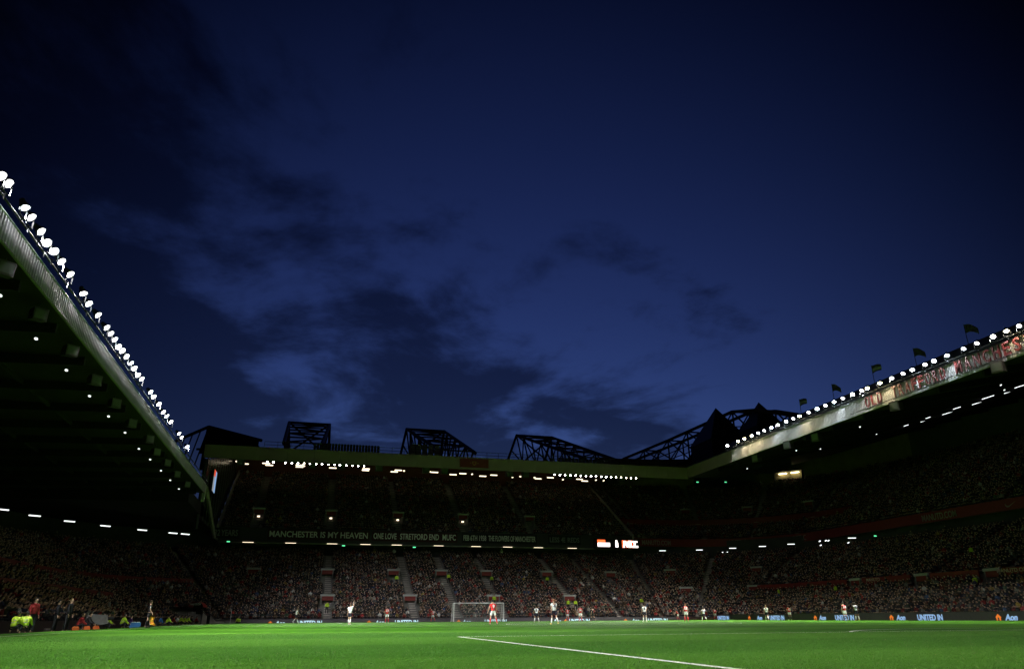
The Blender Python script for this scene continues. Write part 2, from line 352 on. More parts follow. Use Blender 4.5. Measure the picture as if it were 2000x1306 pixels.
def crowd(spots, label, fill=.96, stand=.05):
    k = rng.random(len(spots)) < fill; sp = spots[k]; n = len(sp)
    a = sp[:, 3]+(rng.random(n)-.5)*.7; sc = .92+.16*rng.random(n); jx = (rng.random(n)-.5)*.14; jy = (rng.random(n)-.5)*.18
    P = np.repeat(PV[None], n, 0)*sc[:, None, None]
    up = rng.random(n) < .10                                     # arms up, clapping
    hd = PV[:, 2] > 1.04; P[:, hd, 0] += ((rng.random(n)-.5)*.12)[:, None]; P[:, hd, 1] += ((rng.random(n)-.4)*.14)[:, None]
    lean = (rng.random(n)-.3)*.25; P[:, :, 1] += lean[:, None]*np.maximum(P[:, :, 2]-.45, 0)
    st = rng.random(n) < stand; P[st, :, 2] += .42
    hands = (PG == 0) & ~hd; P[np.ix_(up, hands)] += np.array([0, .02, .30])
    ca, sa = np.cos(a)[:, None], np.sin(a)[:, None]; X = P[:, :, 0]+jx[:, None]; Y = P[:, :, 1]+jy[:, None]
    P = np.stack([X*ca-Y*sa+sp[:, 0:1], X*sa+Y*ca+sp[:, 1:2], P[:, :, 2]+sp[:, 2:3]], -1)
    coat = COATS[rng.choice(len(COATS), n, p=CW)]*(.45+.75*rng.random((n, 1))); skin = SKIN[rng.choice(5, n, p=[.38, .3, .2, .08, .04])]; hair = HAIR[rng.choice(7, n, p=[.3, .27, .15, .1, .06, .04, .08])]
    tr = np.array([.02, .022, .03])*(.5+2.5*rng.random((n, 1)))
    pal = np.stack([skin, hair, coat, tr], 1); col = pal[:, PG]
    F = (PF[None]+(np.arange(n)*len(PV))[:, None, None]).reshape(-1, 3)
    o = stuff(obj('crowd', np_mesh('crowd', P.reshape(-1, 3), F, CROWDM, col.reshape(-1, 3)))); tag(o, label, 'crowd'); return o
SV, SF = hexb([(-.21, -.30, .44), (.21, -.30, .44), (.21, -.27, .44), (-.21, -.27, .44), (-.20, -.36, .80), (.20, -.36, .80), (.20, -.33, .80), (-.20, -.33, .80)])
SV2, SF2 = hexb([(-.21, -.30, .40), (.21, -.30, .40), (.21, .10, .42), (-.21, .10, .42), (-.21, -.30, .44), (.21, -.30, .44), (.21, .10, .45), (-.21, .10, .45)])
SV = np.concatenate([SV, SV2]); SF = np.concatenate([SF, SF2+8])
def seats(spots, parent):
    n = len(spots); a = spots[:, 3]; ca, sa = np.cos(a)[:, None], np.sin(a)[:, None]; X, Y, Z = (SV[None, :, i] for i in range(3))
    P = np.stack([X*ca-Y*sa+spots[:, 0:1], X*sa+Y*ca+spots[:, 1:2], Z+spots[:, 2:3]], -1)
    o = obj('seats', np_mesh('seats', P.reshape(-1, 3), (SF[None]+(np.arange(n)*len(SV))[:, None, None]).reshape(-1, 3), SEATRED), parent); return stuff(o)

def stairs(sec, t, rows, parent, w=.98):
    q = MB()
    for i, (d, z) in enumerate(rows):
        rise = (rows[1][1]-rows[0][1])
        hw = w/2 if sec.arc is None else w/2/(sec.arc+d)
        a, b = sec.p(t-hw, d-.38, z-.3), sec.p(t+hw, d-.38, z-.3); c, e = sec.p(t+hw, d+.01, z-.3), sec.p(t-hw, d+.01, z-.3)
        q.hexa([a, b, c, e]+[(p[0], p[1], z-rise/2) for p in (a, b, c, e)])
        c, e = sec.p(t+hw, d+TREAD-.37, z-.3), sec.p(t-hw, d+TREAD-.37, z-.3); a, b = sec.p(t-hw, d+.012, z-.3), sec.p(t+hw, d+.012, z-.3)
        q.hexa([a, b, c, e]+[(p[0], p[1], z+.012) for p in (a, b, c, e)])
    return q.build('aisle_stairs', STEP, parent)
HDR = mat('header_lettering', (.25, .24, .24), .6)
def portal(sec, t, d, z, parent, w=1.9, h=2.3):
    """spectators' entrance cut into the terrace: side walls, red lintel, pale header sign"""
    nx, ny = sec.n(t); x, y = sec.f(t, d); M_ = Matrix.Translation((x, y, z)) @ Matrix.Rotation(math.atan2(-nx, ny)+0, 4, 'Z')
    e = bpy.data.objects.new('entrance_portal', None); C.objects.link(e); e.parent = parent; e.matrix_world = M_
    for s in (-1, 1):
        q = MB(); q.prism([(-2.2, .1), (-2.2, 1.35), (0.0, h-.05), (.12, h-.05), (.12, -.8), (-.6, -.8)], 'x', s*w/2-.09 if s > 0 else -w/2-.09, s*w/2+.09 if s > 0 else -w/2+.09); q.build('side_wall', CONC, e)
    q = MB(); q.box((-w/2+.1, -.25, h-.95), (w/2-.1, .08, h-.3)); q.build('lintel', mat('lintel_red', (.20, .018, .016), .6), e)
    q = MB(); q.box((-w/2-.18, -.3, h-.3), (w/2+.18, .15, h)); hd = q.build('header_sign', mat('header_white', (.42, .42, .41), .6), e)
    q = MB(); q.box((-w/2+.1, -2.1, -.7), (w/2-.1, -2.0, h-.3)); q.build('doorway_shade', GLASS_SHADE, e)  # dark sheet in place of the shade inside the entrance
    return e

# ---- lower bowl profile
ZL, RL, NR = .15, .345, 33
LOW = profile(NR, ZL, RL)
secW, secN, secS = west(112, -30, 30), north(42, -10, 100), south(-42, -10, 100)
secNW, secSW = arcs(30, 100, 12, 0, R(90)), arcs(-30, 100, 12, R(90), R(180))
stW = thing('grandstand', 'two-tiered grandstand behind the goal with hand-painted banners along its balcony', 'grandstand', (0, 112, -.9))
stN = thing('grandstand', 'tall grandstand with big red roof letters along the touchline', 'grandstand', (42, 50, -.9))
stS = thing('grandstand', 'low dark grandstand with bright floodlit ribbed roof edge behind the assistant referee', 'grandstand', (-42, 50, -.9))
stQ = thing('grandstand', 'curved corner stand joining the goal-end stand to the red-lettered stand', 'grandstand', (40, 112, -.9))
stP = thing('grandstand', 'dark curved corner stand beside the players tunnel with red awning', 'grandstand', (-38, 110, -.9))
bpy.context.view_layer.update()
_real_obj = obj
def keep(o):      # parts are modelled in world coordinates: undo the parent's offset
    o.matrix_parent_inverse = o.parent.matrix_world.inverted(); return o
def obj(name, me, parent=None, loc=None, rot=None):
    o = _real_obj(name, me, parent, loc, rot)
    if parent is not None and parent.name.startswith('grandstand'): keep(o)
    return o

EX = {}   # exclusions per section
# aisles and portals, goal-end lower tier (x from the photograph)
aisW = [at(px, 1165, 'y', 119).x for px in (488, 640, 802, 882, 968, 1112)]+[at(1180, 1165, 'y', 119).x]
porW1 = [at(px, 1168, 'y', 116.5).x for px in (640, 802, 966, 1115)]
porW2 = [at(px, 1112, 'y', 125.5).x for px in (495, 640, 770, 864, 952, 1070, 1195)]
ex = []
for x in aisW: ex.append((x, .75, -1, 40))
for x in porW1: ex.append((x, 1.25, 2.2, 6.0))
for x in porW2: ex.append((x, 1.3, 11.0, 14.8))
spW = seat_spots(secW, LOW, ex)
terrace(secW, LOW, stW); seats(spW, stW)
for x in aisW: stairs(secW, x, LOW, stW)
for x in porW1: portal(secW, x, 5.2, ZL+RL*4.6, stW)
for x in porW2: portal(secW, x, 14.2, ZL+RL*17.2, stW)
# touchline lower tier with red paddock wall
porN = [at(px, py, 'x', 49).y for px, py in ((1485, 1159), (1657, 1150), (1785, 1142), (1922, 1131))]
aisN = porN+[porN[-1]-13, porN[-1]-26]
ex = [(y, 1.3, 5.5, 10.5) for y in porN]+[(y, .7, 8.5, 40) for y in aisN]+[(50, 60, 8.2, 9.2)]
spN = seat_spots(secN, LOW, ex, 32, 100)
terrace(secN, LOW, stN); seats(spN, stN)
for y in aisN: stairs(secN, y, LOW[12:], stN)
for y in porN: portal(secN, y, 8.4, ZL+RL*8.6, stN)
cut = sorted(porN); edges = [20]+[v for y in cut for v in (y-1.6, y+1.6)]+[100]
for a, b in zip(edges[0::2], edges[1::2]): wall_along(secN, a, b, 8.12, 8.28, ZL+RL*9, ZL+RL*10+1.75, stN, 'paddock_wall', RED)
# corner lower tiers
exQ = [(a, .022, -1, 40) for a in (R(25), R(52), R(78))]+[(R(12), R(13), 8.2, 9.2)]; spQ = seat_spots(secNW, LOW, exQ)
terrace(secNW, LOW, stQ); seats(spQ, stQ)
for a in (R(25), R(52), R(78)): stairs(secNW, a, LOW, stQ)
wall_along(secNW, R(1), R(24), 8.12, 8.28, ZL+RL*9, ZL+RL*10+1.75, stQ, 'paddock_wall', RED)
for a in (R(26.5), R(60)): portal(secNW, a, 8.4, ZL+RL*8.6, stQ)
for a in (R(33), R(66)): portal(secNW, a, 15.5, ZL+RL*18.5, stQ)
exP = [(R(138), R(11), -1, 2.9), (R(118), .02, -1, 40), (R(150), .02, -1, 40)]; spP = seat_spots(secSW, LOW, exP)
terrace(secSW, LOW, stP); seats(spP, stP)
for a in (R(118), R(150)): stairs(secSW, a, LOW, stP)
wall_along(secSW, R(120), R(178), 10.40, 10.56, ZL+RL*12, ZL+RL*13+1.6, stP, 'paddock_wall', RED)
# low dark stand
aisS = [30, 43, 56, 69, 82, 95]; ex = [(y, .7, -1, 40) for y in aisS]; spS = seat_spots(secS, LOW, ex, 22, 100)
terrace(secS, LOW, stS); seats(spS, stS)
for y in aisS: stairs(secS, y, LOW, stS)
for a, b in ((31, 42), (44, 55), (57, 68), (70, 81), (83, 94)): wall_along(secS, a, b, 4.36, 4.50, ZL+RL*5, ZL+RL*5+1.6, stS, 'paddock_wall', RED)
for a, b in ((70, 81), (83, 94)): wall_along(secS, a, b, 9.68, 9.82, ZL+RL*12, ZL+RL*12+1.6, stS, 'paddock_wall', RED)
# front walls
for sec, st, a, b in ((secW, stW, -30, 30), (secN, stN, -10, 100), (secNW, stQ, 0, R(90)), (secS, stS, -10, 100)):
    wall_along(sec, a, b, -.25, -.02, -.9, ZL+.32, st, 'front_wall', mat('front_wall_dark', (.05, .02, .02), .7))

# ---- upper tiers
RU = .46; UP = profile(30, 14.7, RU, .5)
secWU = west(131, -40, 36.5)
aisWU = [at(px, 1030, 'y', 133).x for px in (497, 645, 778, 905, 1035)]
porWU = [at(px, 1004, 'y', 135.3).x for px in (505, 647, 778, 905, 1035)]
ex = [(x, .75, -1, 40) for x in aisWU]+[(x, 1.3, 2, 6) for x in porWU]
spWU = seat_spots(secWU, UP, ex); terrace(secWU, UP, stW, base=12.7); seats(spWU, stW)
for x in aisWU: stairs(secWU, x, UP, stW)
for i, x in enumerate(porWU):
    e = portal(secWU, x, 4.6, 14.7+RU*5, stW)
    if i != 4: q = MB(); q.box((-.22, -.34, .68), (.22, -.27, .92)); q.build('lamp', TUBE_W, e)
secQ1 = west(131, 36.9, 45); secQ2 = arcs(45, 111, 20, 0, R(90)); secNU = north(65, -10, 111)
QL = profile(9, 14.7, .33, .5); QU = profile(22, 14.7+9*.33+1.2, RU, .5+9*TREAD)
spQU = []
for sc_, exq in ((secQ1, [(39.5, .6, -1, 40)]), (secQ2, [(a, .02, -1, 40) for a in (R(20), R(45), R(70))])):
    terrace(sc_, QL, stQ, base=13.5); terrace(sc_, QU, stQ, base=13.5)
    spQU.append(seat_spots(sc_, QL, exq)); spQU.append(seat_spots(sc_, QU, exq))
    wall_along(sc_, sc_.s0, sc_.s1, .5+9*TREAD-.15, .5+9*TREAD-.01, 14.7+8*.33, 14.7+9*.33+1.9, stQ, 'parapet_wall', RED)
    for c, hw, a, b in exq: stairs(sc_, c, QL, stQ); stairs(sc_, c, QU, stQ)
    if sc_ is secQ2:
        for a in (R(24), R(49), R(74)): portal(sc_, a, .5+12*TREAD, QU[3][1]-.3, stQ)
spQU = np.concatenate(spQU); seats(spQU, stQ)
NU = profile(30, 14.7, RU, .5)
aisNU = [at(1637, 1040, 'z', 14.7).y-13*k for k in range(5)]+[at(1637, 1040, 'z', 14.7).y+4]
spNU = seat_spots(secNU, NU, [(y, .5, -1, 40) for y in aisNU], 55, 111); terrace(secNU, NU, stN, base=13.5); seats(spNU, stN)
for y in aisNU: stairs(secNU, y, NU, stN, .7)
BALC = mat('balcony_red', (.22, .016, .016), .6, var=.2)
BALD = mat('balcony_dark', (.03, .028, .03), .7)
wall_along(secWU, -40, 36.5, 0, .3, 12.9, 15.35, stW, 'balcony_wall', BALD)
wall_along(secQ1, 36.9, 45, 0, .3, 13.45, 14.95, stQ, 'balcony_wall', BALC); wall_along(secQ2, 0, R(90), 0, .3, 13.45, 14.95, stQ, 'balcony_wall', BALC)
wall_along(secNU, -10, 111, 0, .3, 13.45, 14.95, stN, 'balcony_wall', BALC)
# raking walls at the two ends of the goal-end upper tier
for x0, x1 in ((-40.45, -40.02), (36.52, 36.88)):
    q = MB(); q.prism([(131, 13.2), (131, 15.6), (154.2, 15.4+23*RU/TREAD), (154.2, 13.2)], 'x', x0, x1); q.build('raking_wall', STEP, stW)
# rear walls, concourse walls under the balconies
q = MB(); q.box((-41, 154.6, -.9), (40, 155.2, 33)); q.build('rear_wall', mat('rear_wall_red', (.17, .03, .024), .7, var=.3, scale=.6), stW)
for st, sec, s0, s1, d in ((stW, secW, -36, 30, 26.2), (stQ, secNW, 0, R(90), 25.9), (stN, secN, -10, 100, 25.9), (stP, secSW, R(90), R(180), 25.9)):
    wall_along(sec, s0, s1, d, d+.3, -.9, 14.5 if st is not stP else 15.7, st, 'concourse_wall', DARKC)
q = MB(); q.box((-68.6, -10, -.9), (-68.1, 100, 15)); q.build('rear_wall', DARKC, stS)
q = MB(); q.box((88.4, -10, -.9), (88.9, 111, 36)); q.build('rear_wall', DARKC, stN)
wall_along(secQ2, 0, R(90), 24.3, 24.7, -.9, 36, stQ, 'rear_wall', mat('rear_wall_ochre', (.20, .16, .09), .8, var=.3, scale=.5))

wall_along(secQ1, 39.5, 45, 24.3, 24.7, -.9, 36, stQ, 'rear_wall', DARKC)
crowd(spW, 'packed crowd in the lower tier behind the goal')
crowd(spWU, 'packed crowd in the upper tier above the painted banners')
crowd(spN, 'packed crowd in the lower tier behind the touchline advertising boards')
crowd(spNU, 'dim crowd in the upper tier under the red-lettered roof')
crowd(np.concatenate([spQ, spQU]), 'dim crowd filling the curved corner stand under the pyramid-topped tower')
crowd(spP, 'dim crowd in the dark curved corner beside the tunnel awning')

# ------------------------------------------------------------------ roofs
def rz(x, y): return 23.75+.22*max(x-40, y-113, 0)
def roof(poly, name, st, th=.5, mats=(SOFF,)):
    q = MB(); n = len(poly); q.add([(x, y, z) for x, y, z in poly]+[(x, y, z+th) for x, y, z in poly], [tuple(range(n))[::-1], tuple(range(n, 2*n))]+[(k, (k+1) % n, n+(k+1) % n, n+k) for k in range(n)]); return q.build(name, list(mats), st)
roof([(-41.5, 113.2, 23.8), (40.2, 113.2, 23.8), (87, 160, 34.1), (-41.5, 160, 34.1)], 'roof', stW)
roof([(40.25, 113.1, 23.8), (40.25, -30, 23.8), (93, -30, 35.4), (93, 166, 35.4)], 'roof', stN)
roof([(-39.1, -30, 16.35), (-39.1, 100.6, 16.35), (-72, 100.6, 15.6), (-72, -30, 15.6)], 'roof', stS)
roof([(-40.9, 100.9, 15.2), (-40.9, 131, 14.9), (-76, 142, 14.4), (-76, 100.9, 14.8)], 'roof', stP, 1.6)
for k in range(22):
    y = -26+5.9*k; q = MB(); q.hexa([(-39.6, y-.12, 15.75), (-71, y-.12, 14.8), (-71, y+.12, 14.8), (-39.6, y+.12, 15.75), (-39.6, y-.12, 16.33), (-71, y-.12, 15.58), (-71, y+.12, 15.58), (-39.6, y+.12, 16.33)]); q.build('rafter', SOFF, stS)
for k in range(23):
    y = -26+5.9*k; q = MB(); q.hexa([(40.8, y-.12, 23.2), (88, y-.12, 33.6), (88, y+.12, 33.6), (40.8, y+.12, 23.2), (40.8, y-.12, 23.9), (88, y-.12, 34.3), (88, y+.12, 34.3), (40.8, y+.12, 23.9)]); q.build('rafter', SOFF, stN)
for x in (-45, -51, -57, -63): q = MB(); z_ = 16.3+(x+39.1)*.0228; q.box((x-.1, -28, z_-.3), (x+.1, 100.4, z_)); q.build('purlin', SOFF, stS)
# fascia panels (each one a piece): ribbed on the two long sides, smooth at the goal end
def panel(L, h, ribs, material):
    q = MB(); q.box((0, -.05, 0), (L-.02, .05, h))
    if ribs:
        k = int(L/.3)
        for i in range(k):
            x = (i+.5)*L/k; q.hexa([(x-.07, -.10, .02), (x+.07, -.10, .02), (x+.10, -.052, .02), (x-.10, -.052, .02), (x-.07, -.10, h-.02), (x+.07, -.10, h-.02), (x+.10, -.052, h-.02), (x-.10, -.052, h-.02)])
    return q.mesh('fascia_panel', material)
pS = panel(3.0, 1.15, True, mat('fascia_south_grey', (.30, .27, .285), .55, var=.22, scale=.7)); pN = panel(3.0, 1.85, True, FASC); pN2 = panel(3.0, 1.85, False, FASW); pW = panel(4.08, 2.05, False, FASW)
for k in range(43): obj('fascia_panel', pS, stS, (-39.0, -28.4+3*k, 16.28), (0, 0, R(90)))
for k in range(47):
    y = 112.9-3*k; obj('fascia_panel', pN if y < 99 else pN2, stN, (40.05, y, 23.7), (0, 0, R(-90)))
for k in range(20): obj('fascia_panel', pW, stW, (-41.6+4.085*k, 113.0, 23.5))
# roof edge rails and gutters
def rail(st, a, b, r, name='lamp_rail', material=DSTEEL): q = MB(); q.tube(a, b, r); return q.build(name, material, st)
rail(stS, (-38.55, -28, 17.55), (-38.55, 100, 17.55), .05); rail(stS, (-38.95, -28, 17.5), (-38.95, 100.4, 17.5), .06, 'gutter', GSTEEL)
rail(stN, (39.5, -28, 25.72), (39.5, 99, 25.72), .05); rail(stN, (39.95, -28, 25.62), (39.95, 113, 25.62), .06, 'gutter', DSTEEL)
rail(stN, (39.45, -28, 23.95), (39.45, 69, 23.95), .04, 'letter_rail', DSTEEL)
q = MB(); q.prism([(40.3, 25.5), (41.5, 27.4), (43.5, 27.6), (43.5, 24.6), (40.3, 24.2)], 'y', -30, 100); q.build('roof_upstand', DSTEEL, stN)
q = MB(); q.prism([(-39.2, 16.9), (-39.4, 17.5), (-42, 17.7), (-42, 16.6)], 'y', -30, 100.4); q.build('roof_upstand', DSTEEL, stS)
q = MB(); q.box((-39.25, 100.62, 15.2), (-38.9, 101.2, 17.45)); q.build('end_trim', FASC, stS)
# railing along the goal-end roof
q = MB()
for z in (26.1, 26.6): q.tube((-33, 113.6, z), (38, 113.6, z), .045, n=4)
for k in range(36): q.tube((-33+2*k, 113.6, 25.5), (-33+2*k, 113.6, 26.6), .04, n=4)
q.build('roof_railing', DSTEEL, stW)
for k in range(22):   # row of dark panels standing on the roof edge
    x = at(615+5.9*k, 872, 'y', 114.5).x; q = MB(); q.box((x-.2, 114.4, 25.3), (x+.2, 114.6, 27.0)); q.build('roof_panel', DSTEEL, stW)
for k in range(18):
    x = at(1092+6.8*k, 890, 'y', 116).x; q = MB(); q.box((x-.26, 115.9, 25.0), (x+.26, 116.2, 26.9)); q.build('roof_panel', DSTEEL, stW)
for k in range(5):
    x = at(806+12*k, 874, 'y', 118).x; q = MB(); q.box((x-.45, 118, 25.5), (x+.45, 118.4, 28.4)); q.build('roof_panel', mat('plant_panel', (.12, .13, .13), .7), stW)

def truss_group(st, members, name='roof_truss'):
    """members: (part name, a, b, r)"""
    e = bpy.data.objects.new(name, None); C.objects.link(e); e.parent = st; keep(e)
    for nme, a, b, r in members:
        q = MB(); q.tube(a, b, r, n=7); _real_obj(nme, q.mesh(nme, STEEL), e)
    return e
def lerp(a, b, t): return tuple(a[i]+(b[i]-a[i])*t for i in range(3))
for xc in (-27.3, -1.1, 25.4):
    mem = []; tops = []; bots = []
    for s in (-1, 1):
        T0, T1 = (xc+s*4.4, 160, 41.4), (xc+s*3.0, 118, 27.4); B0, B1 = (xc+s*3.6, 158, 34.4), (xc+s*2.6, 119, 25.4)
        K = (xc+s*5.0, 172, 33.5); mem += [('chord', T0, T1, .34), ('chord', B0, B1, .26), ('chord', T0, K, .30)]
        mem.append(('brace', lerp(T0, K, .35), B0, .16))
        ts = [lerp(T0, T1, t) for t in (0, .13, .27, .42, .58, .75, .95)]; bs = [lerp(B0, B1, t) for t in (0, .13, .27, .42, .58, .75, .95)]
        for i in range(7):
            mem.append(('brace', ts[i], bs[i], .17))
            if i < 6: mem.append(('brace', ts[i] if i % 2 else ts[i+1], bs[i+1] if i % 2 else bs[i], .15))
        tops.append(ts); bots.append(bs)
    for i in range(7):
        mem.append(('cross_beam', tops[0][i], tops[1][i], .28 if i == 0 else .15))
        if i < 6: mem.append(('brace', tops[i % 2][i], tops[1-i % 2][i+1], .13))
    mem += [('brace', tops[0][0], bots[1][0], .2), ('brace', tops[1][0], bots[0][0], .2)]
    truss_group(stW, mem)
# truss over the tunnel corner
a = (-48.3, 160, 39.4); mem = [('chord', a, (-36.5, 152, 35.2), .34), ('chord', a, (-58, 165, 35.5), .34), ('chord', (-50, 160, 34.4), (-36, 152, 33.6), .25), ('brace', a, (-48.6, 160, 30), .38), ('brace', (-56, 163, 36), (-57, 163, 28), .2)]
for k in range(6):
    t = k/6; mem.append(('brace', lerp(a, (-36.5, 152, 35.2), t), lerp((-50, 160, 34.2), (-36, 152, 33.6), min(1, t+.12)), .15)); mem.append(('brace', lerp(a, (-58, 165, 35.5), t), (-50-8*t, 160, 31), .14))
truss_group(stW, mem)
q = MB(); q.add([(-48.2, 159.6, 39.2), (-37.0, 152, 35.3), (-37.0, 152, 33.4), (-49.5, 159.6, 33.4), (-48.2, 160.0, 39.2), (-37.0, 152.4, 35.3), (-37.0, 152.4, 33.4), (-49.5, 160.0, 33.4)], [(0, 1, 2, 3), (7, 6, 5, 4), (0, 4, 5, 1), (1, 5, 6, 2), (2, 6, 7, 3), (3, 7, 4, 0)]); q.build('gable_panel', DSTEEL, stW)
# long box truss above the red-lettered stand
pts = [(184, 42.3), (170, 41.8), (156, 41.3), (146, 41.1), (136, 40.9), (126, 40.7), (117, 38.7), (107.5, 35.2), (98, 31.5)]
mem = []; lo = [(y, max(z-6.5-(.0 if i > 1 else 0), 29.4)) for i, (y, z) in enumerate(pts)]
for x in (59, 63):
    for i in range(len(pts)-1):
        mem.append(('chord', (x, *pts[i]), (x, *pts[i+1]), .36)); mem.append(('chord', (x, *lo[i]), (x, *lo[i+1]), .28))
        mem.append(('brace', (x, *pts[i]), (x, *lo[i+1]), .18)); mem.append(('brace', (x, *lo[i]), (x, *pts[i+1]), .16)); mem.append(('brace', (x, *pts[i]), (x, *lo[i]), .2))
        mid = lambda p, r: (p[0]*.5+r[0]*.5, p[1]*.5+r[1]*.5)
        mem.append(('rail', (x, *mid(pts[i], lo[i])), (x, *mid(pts[i+1], lo[i+1])), .12))
for p_, l_ in zip(pts, lo): mem.append(('cross_beam', (59, *p_), (63, *p_), .2)); mem.append(('cross_beam', (59, *l_), (63, *l_), .2))
truss_group(stN, mem)
# stair towers with pyramid tops behind the corner
TOW = mat('tower_cladding', (.030, .034, .045), .5, var=.3, scale=.8)
for (x, y, zt, w, zb, lab) in ((60, 134, 43.8, 4.6, 35.5, 'dark pyramid-topped stair tower behind the curved corner stand'), (60.5, 118.5, 40.8, 3.2, 35.0, 'smaller dark pointed tower rising behind the red-lettered roof')):
    tt = thing('stair_tower', lab, 'tower', (x, y, 28)); q = MB(); q.box((-w, -w, -1), (w, w, zb-28)); q.build('shaft', TOW, tt)
    q = MB(); q.add([(-w-.2, -w-.2, zb-28), (w+.2, -w-.2, zb-28), (w+.2, w+.2, zb-28), (-w-.2, w+.2, zb-28), (0, 0, zt-28)], [(3, 2, 1, 0), (0, 1, 4), (1, 2, 4), (2, 3, 4), (3, 0, 4)]); q.build('pyramid_roof', TOW, tt)
    for k in range(6):
        q = MB(); q.box((-w-.08, -w-.08, k*1.2), (w+.08, w+.08, k*1.2+.12)); q.build('cladding_band', DSTEEL, tt)
# glazed end screen of the goal-end stand on the tunnel side, slanting strut, corner video screen
for k in range(13):
    y0 = 113.6+3.15*k; y1 = y0+3.0; z1 = rz(0, y0)-.1; z0 = 15.5 if y0 < 131 else 15.6+(y0-131)*.605
    if z1-z0 < .5: continue
    q = MB(); q.box((-41.0, y0, z0-1), (-40.9, y1, z1)); q.build('screen_pane', GLASS_SHADE, stW)
    q = MB(); q.box((-41.05, y1+.02, z0-1), (-40.85, y1+.12, z1)); q.build('mullion', mat('mullion_grey', (.16, .165, .16), .5), stW)
q = MB(); q.tube((-40.6, 113.4, 19.0), (-40.6, 131, 13.6), .35, n=6); q.build('strut', STEP, stW)
q = MB(); q.tube((-41.2, 113.4, 23.4), (-41.2, 113.4, 13), .30, n=8); q.build('column', DSTEEL, stW)
vs_ = thing('video_screen', 'narrow corner video screen showing red, white and blue stripes', 'screen', (-40.3, 119.5, 19.4)); SCR = [mat('screen_red', (.1, 0, 0), .4, emit=.7, ecol=(1, .12, .05)), mat('screen_blue', (.05, .1, .2), .4, emit=.7, ecol=(.35, .6, 1)), mat('screen_white', (.2, .2, .2), .4, emit=.3, ecol=(.85, .92, 1))]
q = MB(); q.box((-.35, -1.6, -.1), (-.05, 1.6, 3.4)); q.build('casing', DSTEEL, vs_)
for (y0, y1, z0, z1, k) in ((-1.5, .2, 2.3, 3.3, 0), (-1.5, -.3, 1.2, 2.3, 2), (-.3, 1.5, 1.2, 2.3, 1), (-1.5, 0, 0, 1.2, 2), (0, 1.5, 0, 1.2, 1), (.2, 1.5, 2.3, 3.3, 1)):
    q = MB(); q.box((-.05, y0+.01, z0), (.0, y1-.01, z1-.02)); q.build('picture_tile', SCR[k], vs_)

# ------------------------------------------------------------------ floodlights (each its own thing with its own light)
q = MB(); q.lathe([(.0, .012), (.09, .010), (.17, .004), (.23, -.004)], 20)
def lens_mat(nm, core, rim, ecol):
    mm = mat(nm, (1, 1, 1), .4, emit=1, ecol=ecol); t = mm.node_tree; b = t.nodes['Principled BSDF']; c_ = t.nodes.new('ShaderNodeTexCoord'); ln = t.nodes.new('ShaderNodeVectorMath'); ln.operation = 'LENGTH'; t.links.new(c_.outputs['Object'], ln.inputs[0])
    r_ = t.nodes.new('ShaderNodeMapRange'); r_.inputs[1].default_value = .235; r_.inputs[2].default_value = .09; r_.inputs[3].default_value = 0; r_.inputs[4].default_value = 1; t.links.new(ln.outputs['Value'], r_.inputs[0])
    p_ = t.nodes.new('ShaderNodeMath'); p_.operation = 'POWER'; p_.inputs[1].default_value = 3; t.links.new(r_.outputs[0], p_.inputs[0]); m_ = t.nodes.new('ShaderNodeMath'); m_.operation = 'MULTIPLY_ADD'; m_.inputs[1].default_value = core; m_.inputs[2].default_value = rim; t.links.new(p_.outputs[0], m_.inputs[0]); t.links.new(m_.outputs[0], b.inputs['Emission Strength'])
    return mm
LENS_W, LENS_C, LENS_Y = lens_mat('lamp_white', 170, .35, (1, .98, .97)), lens_mat('lamp_cool', 170, .35, (.84, .94, 1)), lens_mat('lamp_warm', 140, .35, (1, .9, .62))
lensV = {k: q.mesh('lens', mm, True) for k, mm in (('W', LENS_W), ('C', LENS_C), ('Y', LENS_Y), ('Wd', lens_mat('lamp_white_down', 900, .4, (1, .97, .93))), ('Cd', lens_mat('lamp_cool_down', 900, .4, (.8, .93, 1))), ('Yd', lens_mat('lamp_warm_down', 800, .4, (1, .86, .5))))}
q = MB(); q.lathe([(.235, .02), (.245, 0), (.235, -.04), (.19, -.17), (.13, -.32), (.12, -.46), (0, -.47)], 18); HOUS = q.mesh('housing', GSTEEL, True)
q = MB()
for s in (-1, 1): q.box((s*.32-.015, -.03, -.45) if s > 0 else (-.335, -.03, -.45), (s*.32+.015, .03, .05) if s > 0 else (-.305, .03, .05))
q.box((-.335, -.03, -.48), (.335, .03, -.45)); q.tube((0, 0, -.48), (0, 0, -.80), .035); YOKE = q.mesh('yoke', DSTEEL)
SPOTS = {}
def spot_data(kind, power, ang):
    k = (kind, power, ang)
    if k not in SPOTS:
        l = bpy.data.lights.new('floodlight_beam', 'SPOT'); l.energy = power; l.spot_size = R(ang); l.spot_blend = 1.0; l.shadow_soft_size = .26
        l.color = {'W': (1, .97, .93), 'C': (.88, .95, 1), 'Y': (1, .92, .75)}[kind]; SPOTS[k] = l
    return SPOTS[k]
def floodlight(pos, target, kind, label, group, power, ang=70, sc=1.0, yoke=True, face=None, down=False):
    t = thing('floodlight', label, 'floodlight', pos, 0, group)
    d = (Vector(face if face is not None else target)-Vector(pos)).normalized(); rot = d.to_track_quat('Z', 'Y').to_euler()
    _real_obj('lens', lensV[kind+('d' if down else '')], t, None, rot).scale = (sc,)*3; h = _real_obj('housing', HOUS, t, None, rot); h.scale = (sc,)*3
    if yoke: y = _real_obj('yoke', YOKE, t); y.rotation_euler = (0, 0, math.atan2(d.y, d.x)+R(90)); y.scale = (sc,)*3
    if power:
        l = bpy.data.objects.new('floodlight_beam', spot_data(kind, power, ang)); C.objects.link(l); l.parent = t
        v = (Vector(target)-Vector(pos)).normalized(); l.location = v*.06; l.rotation_euler = v.to_track_quat('-Z', 'Y').to_euler()
POW = 22500
